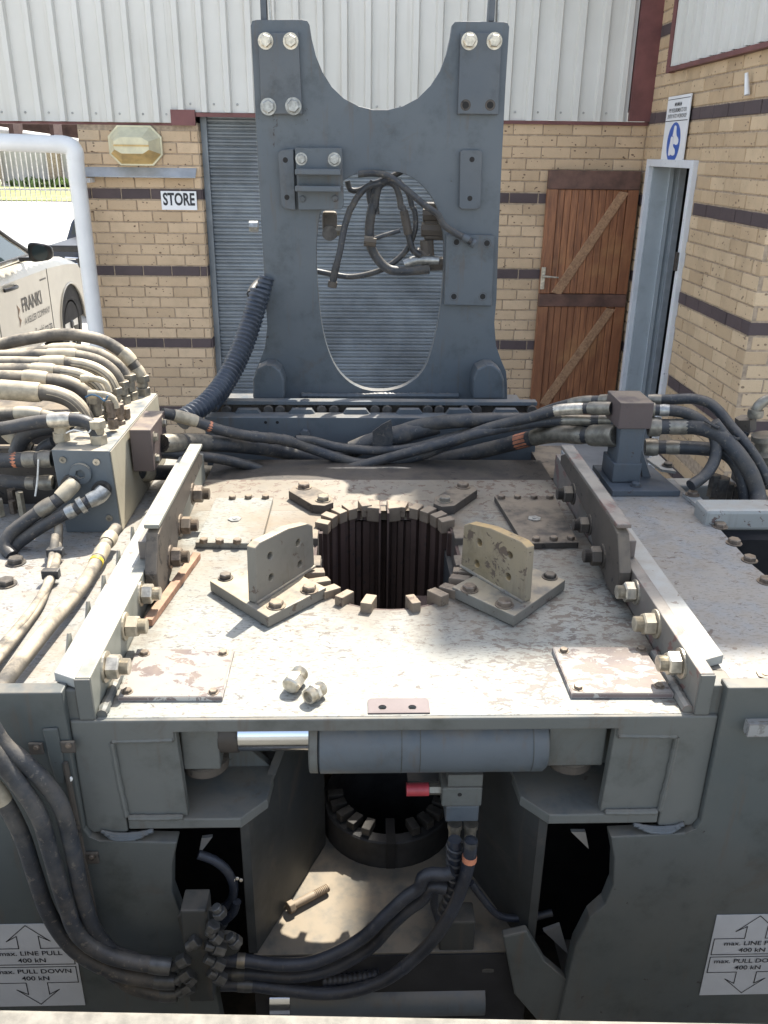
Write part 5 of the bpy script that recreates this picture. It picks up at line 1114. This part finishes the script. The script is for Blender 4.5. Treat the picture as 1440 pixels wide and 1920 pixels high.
hose(P2(z2([(330, 1055), (420, 1055), (500, 1058), (700, 1085), (880, 1102), (1050, 1085), (1230, 1020), (1330, 950)])+z3([(330, 1085), (480, 945), (590, 785), (655, 630), (690, 500), (700, 390)]), 1.405), .0147, 'rubber_clean', mc_, [(.04, .09, 1.15, 'fitting_low'), (.97, 1, 1.12, 'fitting_low')], bands=[(.945, 'copper_tag')])
hose(P2(z3([(612, 385), (610, 500), (602, 620), (585, 720), (550, 790)]), 1.43), .0145, 'rubber_clean', mc_)
sp_ = spline(P2(z3([(612, 400), (610, 500), (602, 620), (585, 720), (560, 780)]), 1.43), .002); m = MB(); pts = []
for i, p in enumerate(sp_): pts.append(p+Vector((math.cos(i*.6)*.0165, math.sin(i*.6)*.0165, 0)))
m.tube(pts, .0032, 6).build('spiral_guard', M['rubber'], mc_, smooth=True)
hose(P2(z3([(560, 560), (520, 620), (500, 700), (520, 800), (560, 880)]), 1.47), .010, 'rubber_clean', mc_)
hose(P2(z3([(700, 620), (760, 700), (860, 800), (1000, 810), (1140, 780)]), 1.50), .009, 'rubber_clean', mc_)
hose(P2(z3([(380, 1090), (520, 1080), (640, 1085), (780, 1075), (820, 1075)]), 1.46), .008, 'rubber_clean', mc_, [(.85, 1, 1.5, 'fitting_low')])
hose(P2(z2([(880, 1035), (960, 1030), (1050, 1022), (1130, 1010), (1180, 1000)]), 1.43), .013, 'rubber_clean', mc_, rings=.012)

# ------------------------------------------------------------------ hoses across the back of the deck
def a2(p): return [(360+x/2.88, 740+y/2.88) for x, y in p]
def a3(p): return [(780+x/3.13, 740+y/3.13) for x, y in p]
def a4(p): return [(1040+x/3.31, 720+y/3.31) for x, y in p]
def cross(pts, r, mat, Ys, ends=(), **k):
    n = len(pts); out = []
    for i, p in enumerate(pts):
        t = i/(n-1); y = Ys[0]+(Ys[1]-Ys[0])*min(1, t*3) if t < .34 else Ys[1] if t < .66 else Ys[1]+(Ys[2]-Ys[1])*(t-.66)/.34
        out.append((p[0], p[1], y))
    return hose(P2(out, 0), r, mat, mc_, ends, **k)
cross(a2([(-160, 100), (-80, 115), (10, 140), (150, 190), (300, 222), (500, 246), (640, 290), (760, 332), (900, 370), (1060, 365)])+a3([(60, 345), (200, 285), (420, 198), (650, 140), (830, 92), (1000, 80), (1070, 80), (1150, 80)]), .0195, 'rubber', (2.85, 3.0, 2.80), [(.02, .08, 1.15, 'fitting_dusty'), (.09, .115, 1.02, 'copper_tag'), (.87, .94, 1.08, 'zinc'), (.945, 1, 1.2, 'fitting')], bands=[(.20, 'rubber'), (.235, 'rubber'), (.27, 'rubber')])
cross(a2([(560, 245), (640, 248), (780, 282), (1000, 302), (1200, 285)])+a3([(300, 225), (500, 185), (640, 145), (760, 95), (860, 62), (960, 40), (1040, 34), (1120, 32), (1170, 30)]), .0175, 'rubber', (3.0, 3.05, 2.90), [(.84, .93, 1.08, 'fitting'), (.94, 1, 1.25, 'fitting')])
cross(a2([(-160, 262), (-60, 258), (0, 258), (200, 268), (400, 290), (560, 322), (700, 352), (860, 400)])+a3([(0, 412), (200, 372), (500, 302), (700, 250), (830, 230), (950, 238), (1080, 240), (1180, 240)]), .030, 'rubber', (2.74, 3.12, 2.76), [(.0, .05, 1.06, 'fitting'), (.05, .13, 1.05, 'rubber_dusty'), (.755, .80, 1.0, 'copper_tag'), (.80, .925, 1.08, 'fitting'), (.93, 1, 1.3, 'fitting')])
cross(a2([(-200, 312), (-100, 320), (0, 330), (150, 347), (300, 382), (450, 432), (600, 447), (750, 425), (900, 385)])+a3([(100, 300), (400, 220), (700, 165), (850, 150), (1030, 150), (1120, 152), (1190, 158)]), .0185, 'rubber', (2.74, 2.97, 2.84), [(.88, .95, 1.05, 'fitting'), (.955, 1, 1.2, 'fitting')])
# the lowest fat hose, its torn sleeve
cross([(244, 884), (285, 886), (340, 886), (400, 887), (470, 888), (540, 882), (600, 866), (660, 845), (720, 822), (780, 800), (850, 790), (950, 787), (1050, 790), (1150, 795)], .027, 'rubber', (2.70, 3.12, 2.95), [(.02, .055, 1.25, 'fitting_dusty'), (.06, .16, .72, 'fitting_dusty'), (.165, .235, 1.04, 'fitting_dusty')])
cross(a2([(860, 300), (970, 255), (1090, 225), (1210, 195), (1330, 165)]), .034, 'rubber', (3.10, 3.10, 3.10), [(.0, .02, 1.1, 'rubber'), (.35, .70, 1.12, 'rubber')], name='hose_sleeve')
q = P2(a2([(975, 200), (1030, 160), (1075, 138), (1085, 215), (1082, 280), (975, 285)]), 3.05); MB().prism(q, (0, .01, 0)).build('torn_sleeve', M['rubber'], mc_)
hose(P2([(560, 884), (640, 880), (700, 880), (740, 879), (775, 882), (806, 892)], 2.93), .008, 'rubber_dusty', mc_, name='cable', n=8)
# ------------------------------------------------------------------ right valve post with its hoses
RB = 2.72
rb = MB().box((.886, RB, 1.262), (.968, RB+.12, 1.540)).build('valve_post', M['mast_pad'], mc_, bevel=.003)
MB().box((.872, RB-.01, 1.455), (.985, RB+.15, 1.545)).build('head_block', M['post'], rb, bevel=.003)
MB().box((.876, RB-.004, 1.2625), (.974, RB+.13, 1.33)).build('foot', M['mast_pad'], rb, bevel=.003)
MB().prism([(.858, 2.64, DZT+.0205), (1.09, 2.64, DZT+.0205), (1.07, 2.90, DZT+.0205), (.858, 2.90, DZT+.0205)], (0, 0, -.020)).build('base_plate', M['mast_pad'], rb, bevel=.002)
bolt(at(1192, 911, Z=DZT+.021), (0,0,1), .016, 'mast_pad', rb)
MB().prism([(1.0, RB+.05, DZT+.021), (1.03, RB+.05, DZT+.021), (.985, RB+.05, 1.36), (.975, RB+.05, 1.36)], (0, .02, 0)).build('gusset', M['mast_pad'], rb)
def out(pts, r, ends, mat='rubber', Ys=(2.80, 2.6), **k):
    n = len(pts); hose(P2([(p[0], p[1], Ys[0]+(Ys[1]-Ys[0])*(i/(n-1))**1.5) for i, p in enumerate(a4(pts))], 0), r, mat, mc_, ends, **k)
out([(580, 98), (640, 98), (740, 96), (850, 92), (950, 115), (1020, 170), (1090, 260), (1160, 340), (1260, 480), (1330, 620)], .0185, [(0, .10, 1.1, 'fitting')], Ys=(2.90, 2.62))
out([(590, 160), (650, 162), (740, 166), (820, 182), (910, 232), (980, 305), (1005, 400), (985, 490), (930, 570), (845, 630)], .0195, [(0, .06, 1.4, 'fitting'), (.065, .15, 1.1, 'zinc_grey'), (.17, .21, 1.03, 'copper_tag')], Ys=(2.78, 2.60))
out([(580, 265), (680, 265), (780, 265), (880, 268), (990, 300), (1080, 370), (1150, 450), (1220, 560), (1260, 680), (1265, 760)], .026, [(0, .10, 1.3, 'fitting'), (.11, .27, 1.05, 'fitting')], Ys=(2.76, 2.55))
out([(560, 392), (640, 392), (720, 392), (810, 395), (930, 402), (1040, 420), (1110, 470), (1165, 580), (1190, 720)], .024, [(0, .12, 1.3, 'fitting'), (.13, .27, 1.08, 'fitting')], Ys=(2.80, 2.62))
out([(985, 240), (1040, 310), (1110, 400), (1180, 520), (1230, 640), (1240, 740)], .022, [], Ys=(2.70, 2.62))
out([(1100, 430), (1180, 560), (1240, 660), (1300, 740), (1340, 780)], .024, [], Ys=(2.72, 2.66))
for x, y in ((985, 250), (1100, 320), (1290, 585)): 
    p = at(1040+x/3.31, 720+y/3.31, Y=2.70); MB().tube([p+Vector((-.03, 0, .012)), p+Vector((0,-.035,0)), p+Vector((.03, 0, -.012))], .005, 6).build('cable_tie', M['rubber'], mc_)
# valves at the far right
p = at(1408, 860, Y=2.85)
vq = MB().box((p.x-.03, 2.80, 1.20), (p.x+.10, 2.92, p.z+.06)).build('control_valve', M['bolt_dark'], mc_, bevel=.006)
MB().cyl(at(1398, 806, Y=2.83), at(1398, 783, Y=2.83), .035, n=6).build('cap', M['grime'], vq)
MB().lathe(at(1432, 870, Y=2.75), at(1432, 815, Y=2.75), [(0, .05), (.4, .055), (.5, .03), (.8, .03), (.82, .04), (1, .04)], 18).build('spool', M['fitting'], vq, smooth=True)
hose(P2([(1416, 782), (1418, 768), (1428, 755), (1450, 745)], 2.80), .018, 'fitting', mc_, [(0, .35, 1.5, 'fitting')])
hose(P2([(1380, 850), (1392, 825), (1400, 810)], 2.8), .012, 'rubber', mc_)
for x, y, r in ((1352, 905, .03), (1365, 915, .022), (1345, 925, .026), (1378, 920, .02), (1340, 900, .02)):
    p = at(x, y, Y=2.7); MB().cyl(p-Vector((0, 0, .06)), p+Vector((0, 0, .02)), r, n=6).build('fitting', M['bolt_dark'], mc_, bevel=.003)

# ------------------------------------------------------------------ hoses on the mast
def m5(p): return [(440+x/2.77, 380+y/2.77) for x, y in p]
def mt(p): return [(440+x/2.77, y/2.77) for x, y in p]
MQ = MY+.03
hose(P2(mt([(585, 940), (600, 985), (640, 990), (700, 965), (770, 935), (820, 915), (870, 890)]), MY+.08), .0115, 'rubber', mc_)
hose(P2(mt([(640, 905), (720, 900), (800, 915), (880, 975), (980, 1060), (1060, 1120)])+m5([(1080, 110), (1150, 160), (1200, 185), (1245, 215)]), MY-.05), .013, 'rubber', mc_, [(.88, .96, 1.2, 'mast_pad'), (.96, 1, 1.45, 'mast_pad')])
hose(P2(mt([(760, 950), (690, 970), (640, 1020), (600, 1090)])+m5([(605, 20), (570, 130), (545, 260), (520, 360), (505, 440)]), MY-.02), .013, 'rubber', mc_, [(.80, .97, 1.15, 'rubber'), (.93, 1, 1.5, 'grime')])
hose(P2(mt([(800, 930), (750, 960), (730, 1020), (725, 1080)])+m5([(720, 10), (705, 80), (700, 150), (705, 220), (740, 290), (800, 345), (880, 355), (960, 350), (1010, 345)]), MY+.04), .019, 'rubber', mc_, [(.80, .98, .95, 'fitting')])
hose(P2(mt([(720, 940), (700, 1000), (715, 1070)])+m5([(730, 20), (735, 60)]), MY+.05), .014, 'rubber', mc_)
hose(P2(mt([(770, 940), (830, 960), (855, 1020), (865, 1080)])+m5([(870, 20), (890, 100), (905, 180), (930, 250), (965, 275)]), MY+.04), .013, 'rubber', mc_, [(.45, .72, 1.35, 'grime')])
hose(P2(mt([(850, 940), (900, 1000), (925, 1080)])+m5([(930, 30), (940, 110), (925, 180), (890, 250), (840, 300), (770, 345), (690, 372), (600, 385), (520, 375), (420, 355)]), MY+.07), .0115, 'rubber', mc_)
hose(P2(m5([(880, 320), (940, 300), (1000, 298), (1060, 300)]), MY+.05), .018, 'zinc_grey', mc_, [(.0, .4, 1.1, 'zinc_grey')])
hose(P2(m5([(690, 200), (760, 175), (860, 145)]), MY+.0), .009, 'rubber', mc_, name='hose_stay', n=8)
MB().cyl(*P2(m5([(672, 198), (735, 205)]), MY+.0), .02, n=8).build('hose_clamp', M['grime'], mc_)
# corrugated conduits beside the mast
hose(P2([(486, 545, 3.52), (470, 600, 3.48), (448, 660, 3.40), (420, 715, 3.30), (385, 757, 3.18), (340, 788, 3.08)], 0), .036, 'conduit', mc_, name='corrugated_conduit', rings=.019, n=16)
hose(P2([(500, 520, 3.60), (490, 560, 3.58), (472, 620, 3.54), (452, 672, 3.46), (425, 722, 3.36), (395, 762, 3.24)], 0), .030, 'conduit', mc_, name='corrugated_conduit', rings=.019, n=16)
hose(P2([(502, 522, 3.64), (488, 528, 3.64), (476, 540, 3.60), (470, 552, 3.54)], 0), .017, 'rubber', mc_)

# ------------------------------------------------------------------ loose things
p = at(553, 1272, Z=DZT+.026)
f1 = empty('plug_fitting', (p.x, p.y, DZT), 'loose hexagon plug lying on the deck, rounded head towards the camera', 'pipe fitting', 'loose threaded fittings on the deck')
d = Vector((.35, .9, .03)).normalized()
MB().cyl(p-d*.024, p+d*.008, .0255, n=6).cyl(p-d*.030, p-d*.0242, .018, .0245, n=18).build('hex_head', M['zinc'], f1, bevel=.003)
m = MB(); prof = [(0, .019)]
for i in range(7): prof += [((i+.25)/7, .0215), ((i+.75)/7, .0185)]
m.lathe(p+d*.0082, p+d*.036, prof+[(1, .018)], 18).build('thread', M['zinc'], f1, smooth=True)
p = at(590, 1296, Z=DZT+.022)
f2 = empty('union_fitting', (p.x, p.y, DZT), 'loose open-ended threaded union lying in front of the plug', 'pipe fitting', 'loose threaded fittings on the deck')
d = Vector((-.62, -.78, .02)).normalized()
MB().cyl(p-d*.006, p+d*.006, .0235, n=6).build('hex_collar', M['zinc'], f2, bevel=.002)
def thr(a, b, r0, ri, name='thread'):
    prof = [(0, r0-.002)]
    for i in range(6): prof += [((i+.25)/6, r0), ((i+.75)/6, r0-.0022)]
    prof += [(1, r0-.001), (1, ri), (.3, ri), (.29, .001)]
    MB().lathe(a, b, prof, 22).build(name, M['zinc'], f2, smooth=True)
thr(p+d*.0062, p+d*.026, .0195, .0145); thr(p-d*.0062, p-d*.028, .0185, .012)
a, b = at(540, 1703, Z=LZ+.018), at(596, 1674, Z=LZ+.016)
f3 = empty('loose_bolt', (a.x, a.y, LZ), 'long dusty bolt lying on the sunlit lower plate', 'bolt')
d = (b-a).normalized(); MB().cyl(a, a+d*.016, .0165, n=6).build('head', M['tooth'], f3, bevel=.002); MB().cyl(a+d*.0162, a+d*.075, .0105, n=14).build('shank', M['tooth'], f3, smooth=True)
m = MB(); prof = [(0, .0105)]
for i in range(9): prof += [((i+.25)/9, .0108), ((i+.75)/9, .0092)]
m.lathe(a+d*.0752, a+d*.118, prof+[(1, .009)], 14).build('thread', M['tooth'], f3, smooth=True)
f1.scale = f2.scale = (.84, .84, .84)
# the ledge along the bottom, its deep unseen body added to block ground bounce
a, b = at(0, 1891, Z=1.0), at(1440, 1917, Z=1.0); d = (b-a)/(b.x-a.x); e0, e1 = a-d*1.0, b+d*1.0
tag(MB().prism([e0, e1, e1-Vector((0, 5, 0)), e0-Vector((0, 5, 0))], (0, 0, -1.1)).build('loading_dock', M['ledge'], bevel=.006), 'sunlit tan loading dock edge along the bottom in front of the machine', 'loading dock')
